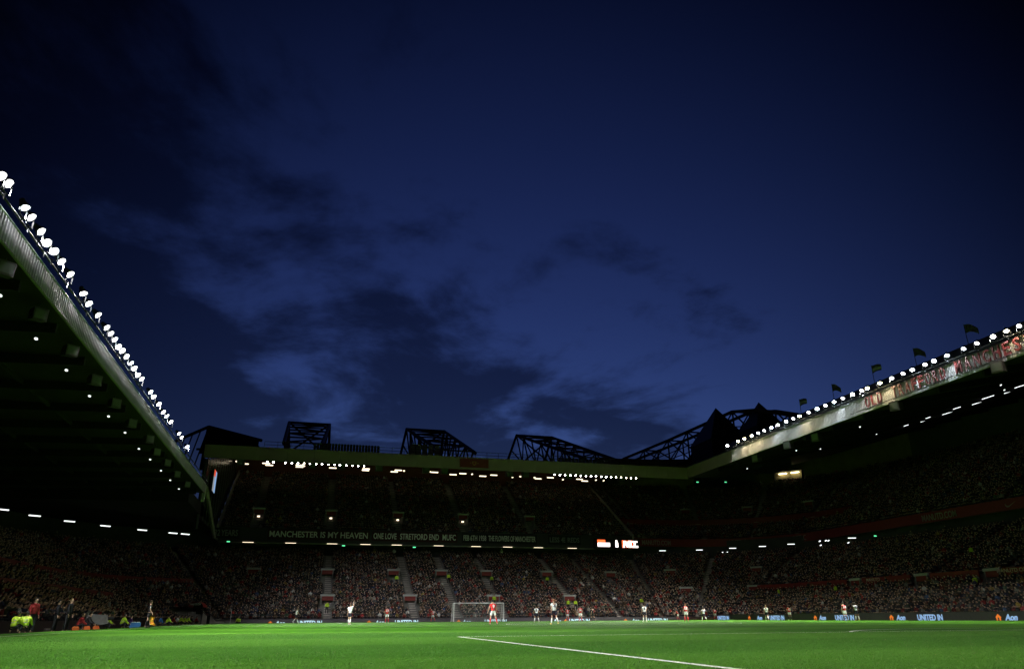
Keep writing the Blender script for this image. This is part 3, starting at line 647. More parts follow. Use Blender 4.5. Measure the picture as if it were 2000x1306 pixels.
labS, grpS = 'lit floodlight on the roof edge of the low dark stand behind the assistant referee', 'floodlights on the low stand roof'
SL = [(0, 350), (10, 377), (43, 424), (55, 447), (75, 470), (87, 491), (101, 511), (115, 530), (131, 561), (158, 593), (170, 608), (187, 635), (204, 659), (212, 671), (220, 682), (228, 693), (235, 704), (243, 715), (251, 733), (258, 741), (266, 750), (272, 763), (290, 787), (297, 793), (307, 806), (316, 821), (323, 830), (331, 840), (347, 862), (352, 870), (363, 888)]
for i, (px, py) in enumerate(SL):
    p = at(px, py, 'x', -38.4); y = p.y; z = 18.05 if i % 5 else 17.95
    floodlight((-38.4, y, z), (-38.4+random.uniform(6, 29), y+random.uniform(-8, 34), 0), 'C' if i % 4 == 2 else 'W', labS, grpS, POW*.8, 55, face=(-38.4+18, y-random.uniform(0, 9), 0 if i not in (2, 9) else -20))
for k in range(16):
    y = 24.5-3.1*k; floodlight((-38.4, y, 18.0), (-38.4+random.uniform(8, 29), y+random.uniform(-2, 32), 0), 'W', labS, grpS, POW*.8, 55)
labN, grpN = 'lit floodlight on the roof edge of the stand with red letters', 'floodlights on the red-lettered roof'
NL = [(1424, 879, 'W', 1), (1445, 872, 'Y', 2), (1457, 866, 'Y', 2), (1472, 860, 'Y', 2), (1484, 853, 'W', 0), (1496, 849, 'W', 0), (1510, 843, 'C', 2), (1523, 837, 'W', 0), (1539, 831, 'C', 1), (1553, 825, 'W', 0), (1565, 820, 'Y', 2), (1583, 812, 'W', 0), (1600, 806, 'C', 1), (1616, 799, 'W', 0), (1633, 793, 'C', 2), (1650, 785, 'W', 0), (1669, 777, 'W', 1), (1687, 769, 'W', 0), (1698, 766, 'Y', 2), (1723, 756, 'Y', 2), (1746, 745, 'W', 0), (1768, 736, 'W', 0), (1786, 729, 'C', 2), (1811, 718, 'W', 0), (1828, 710, 'C', 1), (1854, 700, 'C', 2), (1886, 685, 'C', 0), (1912, 675, 'W', 0), (1944, 662, 'W', 1), (1970, 651, 'Y', 2), (1994, 638, 'W', 0)]
ynl = []
for i, (px, py, kd, dn) in enumerate(NL):
    y = at(px, py, 'x', 39.2).y; ynl.append(y)
    tgt = (39.2-random.uniform(6, 27), y+random.uniform(-6, 32), 0)
    face = (20, y-random.uniform(2, 12), 0) if dn == 0 else ((36.5, y-1.5, 23.5) if dn == 1 else (38.2, y-.8, 24.0))
    floodlight((39.0, y, 26.1), tgt, kd, labN, grpN, POW, 55, 1.0, face=face, down=dn > 0)
for k in range(17):
    y = min(ynl)-3-4.0*k; floodlight((39.0, y, 26.1), (39.2-random.uniform(6, 27), y+random.uniform(0, 32), 0), 'W', labN, grpN, POW, 55)
labW, grpW = 'lit floodlight hung below the plain roof edge behind the goal', 'floodlights under the goal-end roof edge'
WLp = [(523.6, 893, 1), (535.8, 894, 1), (559.4, 895, 1), (571.4, 896, 1), (583, 897, 1), (594.6, 897.5, 1), (606, 898, .6), (618.6, 898.6, .8), (629.7, 899, 1), (642, 900, .8), (654, 900.7, .8), (664, 901, 1.1), (677, 902, .6), (688.7, 903, .6), (699.5, 903.3, .45), (711, 904, .45)]
WRp = [(960+x/6.667, 820+702/6.667+i*.45, 1) for i, x in enumerate((802, 870, 937, 1007, 1072, 1141, 1208, 1271, 1336, 1404, 1468, 1533, 1597, 1662, 1727, 1790, 1855))]
for i, (px, py, s) in enumerate(WLp+WRp):
    x = at(px, py, 'y', 113.6).x; kd = 'Y' if (i in (5, 7) or i > 26) else 'W'
    floodlight((x, 112.75, 23.22), (x*.6+random.uniform(-8, 8), 113-random.uniform(20, 45), 0), kd, labW, grpW, POW*.42, 56, .62*max(s, .8), yoke=False)
q = MB()
for a, b in ((WLp[0], WLp[-1]), (WRp[0], WRp[-1])):
    x0 = at(a[0], a[1], 'y', 113.6).x; x1 = at(b[0], b[1], 'y', 113.6).x; rail(stW, (x0-.5, 113.0, 23.42), (x1+.5, 113.0, 23.42), .07)
    for k in range(9): rail(stW, (x0+(x1-x0)*k/8, 113.05, 23.42), (x0+(x1-x0)*k/8, 113.3, 23.9), .03, 'rail_hanger')

# tube lights and small round lights under roofs and balconies
def tube_light(p, dirv, L, warm, label, group, r=.07):
    t = thing('tube_light', label, 'light', p, math.atan2(dirv[1], dirv[0]), group); q = MB(); q.tube((-L/2, 0, -.02), (L/2, 0, -.02), r, n=8); q.build('tube', TUBE_W if warm else TUBE_C, t)
    q = MB(); q.box((-L/2-.06, -r*1.1, r*.4), (L/2+.06, r*1.1, r*.4+.08)); q.build('fitting', DSTEEL, t)
q = MB(); q.lathe([(0, -.02), (.1, -.018), (.16, 0)], 12); DOTM = {True: q.mesh('lens', TUBE_W, True), False: q.mesh('lens', TUBE_C, True)}
q = MB(); q.lathe([(.17, -.02), (.18, .06), (.12, .16), (0, .16)], 12); DOTH = q.mesh('fitting', DSTEEL, True)
def dot_light(p, warm, label, group, sc=1):
    t = thing('round_light', label, 'light', p, 0, group); a = _real_obj('lens', DOTM[warm], t); b = _real_obj('fitting', DOTH, t); a.scale = b.scale = (sc,)*3; a.rotation_euler = b.rotation_euler = (R(-35), 0, 0)
for px, py in [(478, 905), (520, 904), (526, 907.6), (585, 907.6), (585, 911), (650, 913), (715, 914.7), (714, 917.7), (770, 920.5), (778, 917.5), (849, 921.5), (885, 926), (904, 924), (943, 929), (964.5, 927), (1021, 930), (1051, 934), (1075, 932), (1132, 935), (1142, 938.5)]:
    p = at(px, py, 'y', 146); tube_light((p.x, 146, min(p.z, 30.6)), (1, 0), 1.45, True, 'warm tube light at the back of the upper goal-end tier', 'tube lights at the rear of the goal-end stand', .13)
for px, py in [(462, 900.5), (594, 909.5), (789, 919), (840, 921), (922, 925.5), (1001, 931.5), (1044, 932), (1099.5, 936), (1164, 937), (1179, 938)]:
    p = at(px, py, 'y', 146); dot_light((p.x, 146, min(p.z, 30.6)), True, 'small round warm lamp at the back of the upper goal-end tier', 'round lamps at the rear of the goal-end stand', 1.3)
for px, py in [(485, 1053.6), (568, 1056.4), (649, 1059), (714, 1060.6), (775, 1062.4), (857, 1065.6), (930, 1066.4), (992, 1067.6), (1052, 1069), (1118, 1070.4)]:
    p = at(px, py, 'y', 130.6); tube_light((p.x, 130.7, 12.80), (1, 0), 1.8, True, 'warm tube light below the banner-hung balcony', 'tube lights under the balcony', .035)
for px, py in [(1294, 1074.5), (1366, 1073), (1431, 1069.6), (1489, 1066), (1477, 1074.4), (1545, 1061.6), (1664, 1049.6)]:
    p = at(px, py, 'z', 12.6); tube_light(p, (1, -.35), 1.25, False, 'white tube light below the curved red balcony', 'tube lights under the curved balcony', .07)
for px, py in [(1411, 1078), (1420, 1077.6), (1601, 1056), (1613, 1055), (1618, 1055), (1603, 1064), (1657, 1059)]:
    dot_light(at(px, py, 'z', 12.3), False, 'small round white lamp below the curved red balcony', 'round lamps under the curved balcony', 1.2)
SWT = [(5, 994), (68, 1006), (136, 1017), (206, 1026), (278, 1034), (338, 1040), (362, 1042)]
for px, py in SWT: tube_light(at(px, py, 'z', 13.0), (1, .7), 1.35, False, 'white tube light at the back of the tunnel-side corner stand', 'tube lights in the dark corner stand', .085)
for px, py in [(1765, 830), (1807, 815), (1807, 819), (1850, 804.6), (1865, 795.5), (1909, 784.6), (1929, 773.4), (1973, 762), (1994, 751)]:
    d = _fw+(px-1000)/FPX*_r2+(653-py)/FPX*_u2; t = (23.55-.22*40-CAM[2]+.22*CAM[0])/(d[2]-.22*d[0]); p = CAM+t*d
    tube_light((p[0], p[1], p[2]-.15), (0, 1), 2.0, False, 'white tube light under the red-lettered roof', 'tube lights under the red-lettered roof', .045)
for px, py in [(1555, 877), (1602, 874), (1679, 830.6), (1707.5, 836), (1711.6, 845), (1815, 798), (1827, 806), (1843, 771), (1954, 748.7), (1961, 758.6), (1459, 912.6)]:
    d = _fw+(px-1000)/FPX*_r2+(653-py)/FPX*_u2; t = (23.55-.22*40-CAM[2]+.22*CAM[0])/(d[2]-.22*d[0]); p = CAM+t*d
    dot_light((p[0], p[1], p[2]-.2), False, 'round white lamp under the red-lettered roof', 'round lamps under the red-lettered roof', .8)
for px, py in [(2, 570), (72, 655), (131, 717), (176, 768), (213, 808), (245, 840), (272, 872), (294, 893), (315, 915), (333, 934), (350, 951)]:
    p = at(px, py, 'z', 15.8); dot_light((p.x, p.y, 15.6), False, 'round white lamp under the low dark roof', 'round lamps under the low dark roof', .62)
# grey loudspeaker cabinets under the roofs
def speaker(p, rz_, label, group, s=1):
    t = thing('loudspeaker', label, 'loudspeaker', p, rz_, group); q = MB(); q.prism([(-.45, -.5), (.45, -.35), (.45, .42), (-.45, .5)], 'x', -.5, .5); b = q.build('cabinet', PANELG, t)
    q = MB(); q.box((-.40, -.47, -.36), (.40, -.452, .36)); q.build('grille', mat('grille', (.15, .155, .145), .8), t); t.scale = (s,)*3
    q = MB(); q.tube((0, .1, .4), (0, .1, 1.0), .04); q.build('hanger', DSTEEL, t)
for px, py in [(8, 525), (75, 614), (137, 685), (185, 742), (224, 787), (256, 826), (290, 857), (304, 882), (325, 903), (344, 925), (364, 945)]:
    p = at(px, py, 'z', 15.6); speaker((p.x, p.y, 15.55), R(40), 'grey loudspeaker cabinet under the low dark roof', 'loudspeakers under the low dark roof', .7)
for px, py in [(470, 907), (609, 911), (666, 913), (740, 917), (832, 922), (868, 924), (995, 930), (1026, 932), (1110, 936), (1214, 941)]:
    p = at(px, py, 'y', 128); speaker((p.x, 128, 25.9), 0, 'pale grey loudspeaker hung under the goal-end roof', 'loudspeakers under the goal-end roof', 1.3)
for px, py in [(1478, 894), (1540, 868), (1595, 853), (1750, 792), (1950, 716)]:
    p = at(px, py, 'z', 23.3); speaker((p.x, p.y, 23.2), R(-70), 'grey loudspeaker cabinet under the red-lettered roof', 'loudspeakers under the red-lettered roof', 1.1)
# lit openings at the top of the corner stand
OCH = mat('lit_ochre_wall', (.55, .45, .25), .8)
def on_circle(px, py, r):
    d = _fw+(px-1000)/FPX*_r2+(653-py)/FPX*_u2; o = CAM[:2]-np.array([45., 111.]); A = d[0]**2+d[1]**2; B = o@d[:2]; D = B*B-A*(o@o-r*r); t = (-B+math.sqrt(D))/A; return Vector(CAM+t*d)
for px0, px1, py0, py1, lab in ((1514, 1568, 922, 941, 'lit concourse opening above the curved corner stand'), (1376, 1420, 943, 953, 'smaller lit opening beside the roof corner of the curved stand')):
    a = on_circle(px0, py1, 43.2); b = on_circle(px1, py1, 43.2); zt_ = on_circle(px0, py0, 43.2).z; w = math.hypot(b.x-a.x, b.y-a.y); h = zt_-a.z
    t = thing('lit_opening', lab, 'opening', (a.x, a.y, a.z), math.atan2(b.y-a.y, b.x-a.x))
    q = MB(); q.box((0, .9, 0), (w, 1.0, h)); q.build('back_wall', OCH, t)
    for lo_, hi_ in (((-.15, 0, 0), (0, 1.0, h)), ((w, 0, 0), (w+.15, 1.0, h)), ((-.15, 0, h), (w+.15, 1.0, h+.15)), ((-.15, 0, -.15), (w+.15, 1.0, 0))): q = MB(); q.box(lo_, hi_); q.build('frame_side', DARKC, t)
    for fx in (.3, .75):
        q = MB(); q.tube((w*fx-.9, .45, h*.80), (w*fx+.9, .45, h*.80), .10); q.build('lamp_tube', mat('opening_tube', (1, 1, 1), .4, emit=7, ecol=(1, .88, .5)), t)
# exit lamps
for px, py in [(446, 1057), (1417, 941), (1362, 941), (809, 1068), (671, 1065), (122, 1029), (1709, 1046)]:
    p = at(px, py, 'y', 130) if px < 1500 else at(px, py, 'x', 66); t = thing('exit_sign', 'small green illuminated exit sign high in the stands', 'sign', p, 0, 'green exit signs'); q = MB(); q.box((-.28, -.05, -.12), (.28, .05, .12)); q.build('casing', DSTEEL, t); q = MB(); q.box((-.25, -.07, -.09), (.25, -.052, .09)); q.build('face', EXITG, t)

# ------------------------------------------------------------------ lettering: roof letters, balcony banners, fascia words
LR = mat('letter_red', (.15, .009, .008), .5)
def roof_word(word, px0, px1, label):
    y0 = at(*px0, 'x', 39.3).y; y1 = at(*px1, 'x', 39.3).y; t = thing('roof_sign', label, 'sign', (39.74, (y0+y1)/2, 23.95)); n = len(word)
    for i, ch in enumerate(word):
        y = y0+(y1-y0)*(i+.5)/n; o = _real_obj('letter', text_mesh(ch, 1.35, LR, .05, .02, width=abs(y1-y0)/n*(.68 if ch not in 'I' else .3)), t, (0, y-(y0+y1)/2, .82), FACE_SOUTH)
    for s in (0.02, 1.62): q = MB(); q.tube((.08, (y1-y0)/2, s), (.08, (y0-y1)/2, s), .04); q.build('mounting_rail', DSTEEL, t)
roof_word('OLD', (1682, 786), (1718, 773), 'short three-letter red roof sign reading OLD')
roof_word('TRAFFORD', (1735, 768), (1842, 728), 'eight-letter red roof sign reading TRAFFORD')
roof_word('MANCHESTER', (1857, 722), (2055, 638), 'red roof sign reading MANCHESTER at the end of the lettering')
BWHITE = mat('banner_white', (.85, .82, .82), .8); BCLOTH = mat('banner_cloth', (.05, .012, .014), .9); BBLACK = mat('banner_black', (.012, .012, .013), .9)
def banner(px0, px1, py, words, label, cloth=BCLOTH, letter=BWHITE, hgt=1.05):
    a = at(px0, py, 'y', 130.9); b = at(px1, py, 'y', 130.9); w = b.x-a.x; t = thing('banner', label, 'banner', ((a.x+b.x)/2, 130.93, 14.3))
    n = max(4, int(w/1.2)); q = MB(); vs = []
    for i in range(n+1):
        x = -w/2-.3+(w+.6)*i/n; yb = .02*math.sin(i*2.1)
        vs += [(x, yb-.02, -.85-.06*abs(math.sin(i*1.3))), (x, yb-.02, .85)]
    q.add(vs, [(2*i, 2*i+2, 2*i+3, 2*i+1) for i in range(n)]); q.build('cloth', cloth, t)
    for f0, f1, s in words:
        o = _real_obj('lettering', text_mesh(s, hgt, letter, .01, .02, width=w*(f1-f0)), t, (-w/2+w*(f0+f1)/2, -.07, 0), FACE_CAM)
banner(418, 464, 1046, [(0, .24, '32'), (.28, 1, 'YEARS')], 'dim black banner reading 32 YEARS at the balcony end', BBLACK, mat('banner_grey', (.26, .26, .26), .9))
banner(525, 718, 1052, [(0, 1, 'MANCHESTER IS MY HEAVEN')], 'long dark red banner reading MANCHESTER IS MY HEAVEN')
banner(729, 774, 1055, [(0, 1, 'ONE LOVE')], 'short banner reading ONE LOVE')
banner(781, 857, 1057, [(0, 1, 'STRETFORD END')], 'banner reading STRETFORD END')
banner(864, 890, 1058, [(0, 1, 'MUFC')], 'small square banner reading MUFC')
banner(905, 1046, 1062, [(0, .31, 'FEB 6TH 1958'), (.34, 1, 'THE FLOWERS OF MANCHESTER')], 'black banner reading FEB 6TH 1958 THE FLOWERS OF MANCHESTER', BBLACK, mat('banner_offwhite', (.72, .70, .69), .9), 1.0)
banner(1074, 1132, 1065, [(0, .32, 'LESS'), (.38, .52, '4E'), (.6, 1, 'REDS')], 'faded black banner with smudged grey lettering', BBLACK, mat('banner_faded', (.17, .17, .18), .9), .95)
# words on the red balcony fronts
FW = mat('fascia_word', (.30, .27, .26), .8)
def balcony_word(s, sec, t_, w, label, rot, size=.95):
    x, y = sec.f(t_, -.06); o = _real_obj('balcony_lettering', text_mesh(s, size, FW, .02, .015, width=w), None, (x, y, 14.15), rot); return tag(o, label, 'lettering')
def ang(px, py):
    p = at(px, py, 'z', 14.15); return math.atan2(p.y-111, p.x-45)
aa = ang(1305, 1068); balcony_word('MANUTD.COM', secQ1, 41.6, 6.2, 'white web address on the red balcony beside the scoreboard', FACE_CAM)
aa = R(52); balcony_word('MANUTD.COM', secQ2, aa, 6.0, 'white web address on the curved middle of the red balcony', (R(90), 0, aa-R(90)))
aa = R(17); balcony_word('MANUTD.COM', secQ2, aa, 6.0, 'white web address at the far end of the straight red balcony', (R(90), 0, aa-R(90)))
yb = at(1834, 1008, 'x', 65).y; balcony_word('MANUTD.COM', secNU, yb, 6.4, 'white web address on the red balcony below the red roof letters', FACE_SOUTH)
def swoosh(size, material):
    q = MB(); top = [(-1, .25), (-.85, -.05), (-.6, -.18), (-.3, -.12), (1.0, .42)]; bot = [(-1, .25), (-1.02, -.15), (-.8, -.38), (-.45, -.36), (1.0, .42)]
    n = 5; vs = [(x*size, y*size, 0) for x, y in top]+[(x*size, y*size, 0) for x, y in bot]; q.add(vs, [(i, i+1, n+i+1, n+i) for i in range(n-1)]); return q.mesh('tick_mark', material)
yb = at(1976, 984, 'x', 65).y; tag(_real_obj('tick_emblem', swoosh(.9, FW), None, (64.9, yb, 14.15), FACE_SOUTH), 'pale tick-shaped emblem on the red balcony', 'emblem')
PW = mat('paddock_word', (.5, .35, .33), .8)
for px, py, s, lab in ((1505, 1162, 'MANUTD.COM', 'small white web address on the red paddock wall near the corner'), (1708, 1147, 'MANUTD', 'small white lettering on the middle of the red paddock wall'), (1982, 1124, 'MANUTD.COM', 'small white lettering on the near end of the red paddock wall')):
    y = at(px, py, 'x', 50.1).y; tag(_real_obj('wall_lettering', text_mesh(s, .42, PW, .01, .01, width=4.2 if s != 'MANUTD' else 2.6), None, (50.09, y, ZL+RL*10+1.45), FACE_SOUTH), lab, 'lettering')
# scoreboard on the balcony corner
SR = mat('score_red', (.1, 0, 0), .5, emit=2.2, ecol=(1, .12, .03)); SWh = mat('score_white', (.2, .2, .2), .5, emit=3.2, ecol=(1, .86, .82))
a = at(1160, 1070, 'y', 130.7); b = at(1250, 1070, 'y', 130.7); t = thing('scoreboard', 'lit red and white electronic scoreboard on the balcony', 'scoreboard', ((a.x+b.x)/2, 130.75, 13.75)); w = b.x-a.x
q = MB(); q.box((-w/2, -.1, -.95), (w/2, .15, .95)); q.build('casing', BBLACK, t)
def sb(px0, px1, py0, py1, mt, nm='display_segment'):
    f = w/90; q = MB(); q.box(((px0-1205)*f, -.16, (1069.5-py1)*f), ((px1-1205)*f, -.105, (1069.5-py0)*f)); q.build(nm, mt, t)
sb(1167, 1182, 1062.8, 1067.6, SR); sb(1167.5, 1191, 1068, 1074.8, SWh); sb(1202.6, 1205.4, 1063, 1067, SWh); sb(1202, 1207, 1067.2, 1075.5, SWh)
sb(1215, 1217.4, 1063, 1076, SR); sb(1216.5, 1220, 1072, 1075.6, SWh); sb(1217.6, 1222, 1064, 1071.8, SWh); sb(1222.3, 1223.4, 1063, 1076, SR); sb(1223.5, 1226, 1065, 1075, SWh); sb(1226.2, 1227.4, 1063, 1076, SR); sb(1227.6, 1233, 1063.6, 1075.5, SWh); sb(1233.2, 1235, 1063, 1076, SR); sb(1235.2, 1245, 1064, 1066.6, SWh); sb(1238, 1241, 1066.8, 1072, SWh); sb(1235.2, 1246, 1072.3, 1075.6, SWh)
# crest panel on the goal-end fascia
a = at(898, 903, 'y', 112.9); b = at(954, 903, 'y', 112.9); t = thing('crest_panel', 'dark red crest panel on the goal-end roof edge', 'sign', ((a.x+b.x)/2, 112.9, 24.55)); w = b.x-a.x
q = MB(); q.box((-w/2, -.08, -.72), (w/2, .03, .72)); q.build('panel', mat('crest_red', (.16, .012, .012), .6), t)
CG = mat('crest_gold', (.30, .16, .05), .6); q = MB(); q.add([(-.34, -.1, .30), (.34, -.1, .30), (.36, -.1, 0), (.18, -.1, -.34), (0, -.1, -.44), (-.18, -.1, -.34), (-.36, -.1, 0)], [tuple(range(7))]); q.add([(-.2, -.11, .18), (.2, -.11, .18), (.2, -.11, -.05), (0, -.11, -.28), (-.2, -.11, -.05)], [(0, 1, 2, 3, 4)], 1); q.build('shield', [CG, RED], t)
for s in (-1, 1): q = MB(); q.box((s*.62-.09, -.1, -.06), (s*.62+.09, -.085, .06)); q.build('crest_star', CG, t)

# ------------------------------------------------------------------ flags on the red-lettered roof
FCO = [mat('flag_dark', (.05, .045, .05), .9), mat('flag_pale', (.30, .30, .30), .9), mat('flag_red', (.25, .03, .03), .9)]
def flag(px, pyb, pyt, kind, label):
    p = at(px, pyb, 'x', 42); top = at(px, pyt, 'x', 42); h = top.z-26.9; t = thing('flag', label, 'flag', (42, p.y, 26.9)); q = MB(); q.tube((0, 0, -.3), (0, 0, h), .05, .03); q.build('pole', DSTEEL, t)
    L = 1.65; n = 9; m_ = 5; q = MB(); vs = []; mi = []
    for i in range(n+1):
        for j in range(m_+1):
            f = i/n; g = j/m_; droop = (.9 if kind == 0 else .25)*f*f; vs.append((.12*math.sin(f*7+g*2)*f, -f*L*(1-.1*f), h-.1-g*1.0*(1-.25*f)-droop))
    fs = [(i*(m_+1)+j, (i+1)*(m_+1)+j, (i+1)*(m_+1)+j+1, i*(m_+1)+j+1) for i in range(n) for j in range(m_)]
    q.add(vs, fs); q.m = [(1 if (kind == 1 and j in (2, 3)) else 2 if (kind == 2 and j == 2) else 0) for i in range(n) for j in range(m_)]; q.build('cloth', FCO, t, True)
for px, pb, ptp, k, lab in ((1565, 806, 777, 1, 'flag with a pale stripe flying beside the pointed tower'), (1629, 778, 747, 0, 'drooping dark flag next to the pale-striped flag by the tower'), (1708, 746, 710, 1, 'pale-striped flag flying above the three-letter roof sign'), (1790, 712, 676, 0, 'dark flag hanging above the eight-letter roof sign'), (1890, 666, 629, 0, 'dark flag hanging above the longest roof word')):
    flag(px, pb, ptp, k, lab)

# ------------------------------------------------------------------ advertising boards
BOARD = mat('board_grey', (.085, .07, .085), .5, var=.15); LBLUE = mat('led_blue', (.1, .15, .2), .5, emit=.7, ecol=(.38, .62, 1)); LCY = mat('led_white', (.1, .15, .2), .5, emit=1.0, ecol=(.62, .90, 1)); LOR = mat('led_orange', (.2, .05, 0), .5, emit=.75, ecol=(1, .24, .03))
def emblem():
    q = MB(); q.prism([(-.34, 0), (0, .30), (.34, 0), (.24, -.02), (.24, -.28), (-.24, -.28), (-.24, -.02)], 'y', -.012, 0); q2 = [(-.08, -.28), (-.08, -.02), (.08, -.02), (.08, -.28)]; q.prism(q2, 'y', -.02, -.013, 1); return q.mesh('emblem', [LOR, BOARD])
EMB = emblem()
def board(p, rz_, L, items, label, led, hgt=1.0):
    t = thing('advertising_board', label, 'billboard', p, rz_, 'advertising boards round the pitch'); q = MB(); q.box((-L/2+.02, 0, 0), (L/2-.02, .12, hgt)); q.build('panel', BOARD, t)
    q = MB(); q.box((-L/2+.02, -.01, hgt+.002), (L/2-.02, .13, hgt+.05)); q.build('top_rail', DSTEEL, t)
    for kind, x in items:
        if kind == 'e': _real_obj('emblem', EMB, t, (x, -.012, hgt*.5))
        else: _real_obj('lettering', text_mesh(kind, .60 if kind != 'Aon' else .56, led, .012, .018, width=3.4 if kind != 'Aon' else 1.35, shear=.25 if kind == 'Aon' else 0), t, (x, -.03, hgt*.5), FACE_CAM)
    q = MB()
    for s in (-L/2+.4, L/2-.4): q2 = MB(); q2.tube((s, .12, hgt*.7), (s, .6, 0), .03); q2.build('stay', DSTEEL, t)
YB = 109.6
gw = [(528, 547, 605), (721, 741, 794), (896, 911, 968), (1105, 1088, 1132), (1222, 1241, 1285)]
ed = [470, 660, 850, 1045, 1175, 1340]
for i, (e, a_, u) in enumerate(gw):
    x0 = at(ed[i], 1213, 'y', YB).x; x1 = at(ed[i+1], 1213, 'y', YB).x; c = (x0+x1)/2
    board((c, YB, -.54), 0, x1-x0, [('e', at(e, 1213, 'y', YB).x-c), ('Aon', at(a_, 1213, 'y', YB).x-c), ('UNITED IN', at(u, 1213, 'y', YB).x-c)], ['lit advertising board behind the goal line nearest the corner flag', 'lit advertising board behind the goal line beyond red number 17', 'lit advertising board directly behind the goal net', 'lit advertising board behind the referee and red number 24', 'lit advertising board behind the goal line beyond white number 6'][i], LCY)
XB = 39.2; gn = [(1366, 1386, 1413), (1464, 1484, 1518), (1593, 1607, 1650), (1742, 1760, 1817), (1951, 1976, 2060)]; ed = [1352, 1448, 1562, 1702, 1896, 2150]
for i, (e, a_, u) in enumerate(gn):
    f = lambda px: at(px, 1208, 'x', XB).y
    y0, y1 = f(ed[i]), f(ed[i+1]); c = (y0+y1)/2
    board((XB, c, -.22), R(-90), y0-y1, [('e', c-f(e)), ('Aon', c-f(a_)), ('UNITED IN', c-f(u))], ['grey lit touchline board beside the plain corner board', 'grey lit touchline board behind the fair-haired walking player in white', 'grey lit touchline board between red number 13 and red number 14', 'grey lit touchline board just past the white number 13', 'grey lit touchline board at the end farthest from the corner'][i], LBLUE, .98)
p0 = at(1340, 1213, 'y', YB).x; q = MB(); t = thing('corner_board', 'plain dark advertising board across the corner of the pitch', 'billboard', (0, 0, 0))
x0, y1 = p0+.1, at(1352, 1208, 'x', XB).y; L = math.hypot(XB-x0, y1-YB); t.location = ((x0+XB)/2, (y1+YB)/2, -.55); t.rotation_euler = (0, 0, math.atan2(y1-YB, XB-x0)); q.box((-L/2, 0, 0), (L/2, .12, 1.0)); q.build('panel', BOARD, t)
q = MB(); q.box((-L/2, -.01, 1.002), (L/2, .13, 1.05)); q.build('top_rail', DSTEEL, t)

# ------------------------------------------------------------------ goal
g = thing('goal', 'white goal with net at the far end of the pitch', 'goal', (0, 105, 0))
GW = mat('goal_white', (.85, .85, .85), .4)
for s in (-1, 1):
    q = MB(); q.tube((s*3.72, 0, 0), (s*3.72, 0, 2.50), .06, n=10); q.build('post', GW, g)
    q = MB(); q.tube((s*3.72, .05, 2.5), (s*3.72, .9, 2.45), .03); q.tube((s*3.72, .9, 2.45), (s*3.72, 2.1, 0.0), .03); q.build('net_stanchion', GW, g)
q = MB(); q.tube((-3.78, 0, 2.5), (3.78, 0, 2.5), .06, n=10); q.build('crossbar', GW, g)
NETM = mat('net_cord', (.55, .55, .55), .7); q = MB()
def cord(a, b, r=.008):
    q.tube(a, b, r, n=3, caps=False)
def netp(f, w):   # f along depth 0..1 (top then back slope)
    return (w, .9*f/.35, 2.48) if f < .35 else (w, .9+1.2*(f-.35)/.65, 2.45*(1-(f-.35)/.65)+.02)
nx_ = 46
for i in range(nx_+1):
    w = -3.7+7.4*i/nx_; pv = [netp(f, w) for f in (0, .349, .36, .6, 1)]
    for a, b in zip(pv, pv[1:]): cord(a, b)
for j in range(22):
    f = j/21; sag = 0; cord(netp(f, -3.7), netp(f, 3.7))
for s in (-1, 1):
    for k in range(1, 14):
        z = 2.4*k/14; yb = 2.1-1.2*z/2.45; cord((s*3.7, .05, z), (s*3.7, yb, z))
    for k in range(1, 12):
        yy = 2.1*k/12; zz = 2.45 if yy < .9 else (2.1-yy)/1.2*2.45; cord((s*3.7, yy, 0.02), (s*3.7, yy, zz))
q.build('net', NETM, g)
cf = thing('corner_flag', 'red corner flag on a white post near the tunnel', 'flag', (-34, 105, 0)); q = MB(); q.tube((0, 0, 0), (0, 0, 1.6), .028); q.build('post', WHITE, cf); q = MB(); q.add([(0, 0, 1.58), (.16, -.05, 1.5), (.40, .03, 1.42), (.38, .05, 1.2), (.14, -.03, 1.2), (0, 0, 1.18)], [(0, 1, 4, 5), (1, 2, 3, 4)]); q.build('cloth', mat('corner_red', (.55, .05, .04), .8), cf)

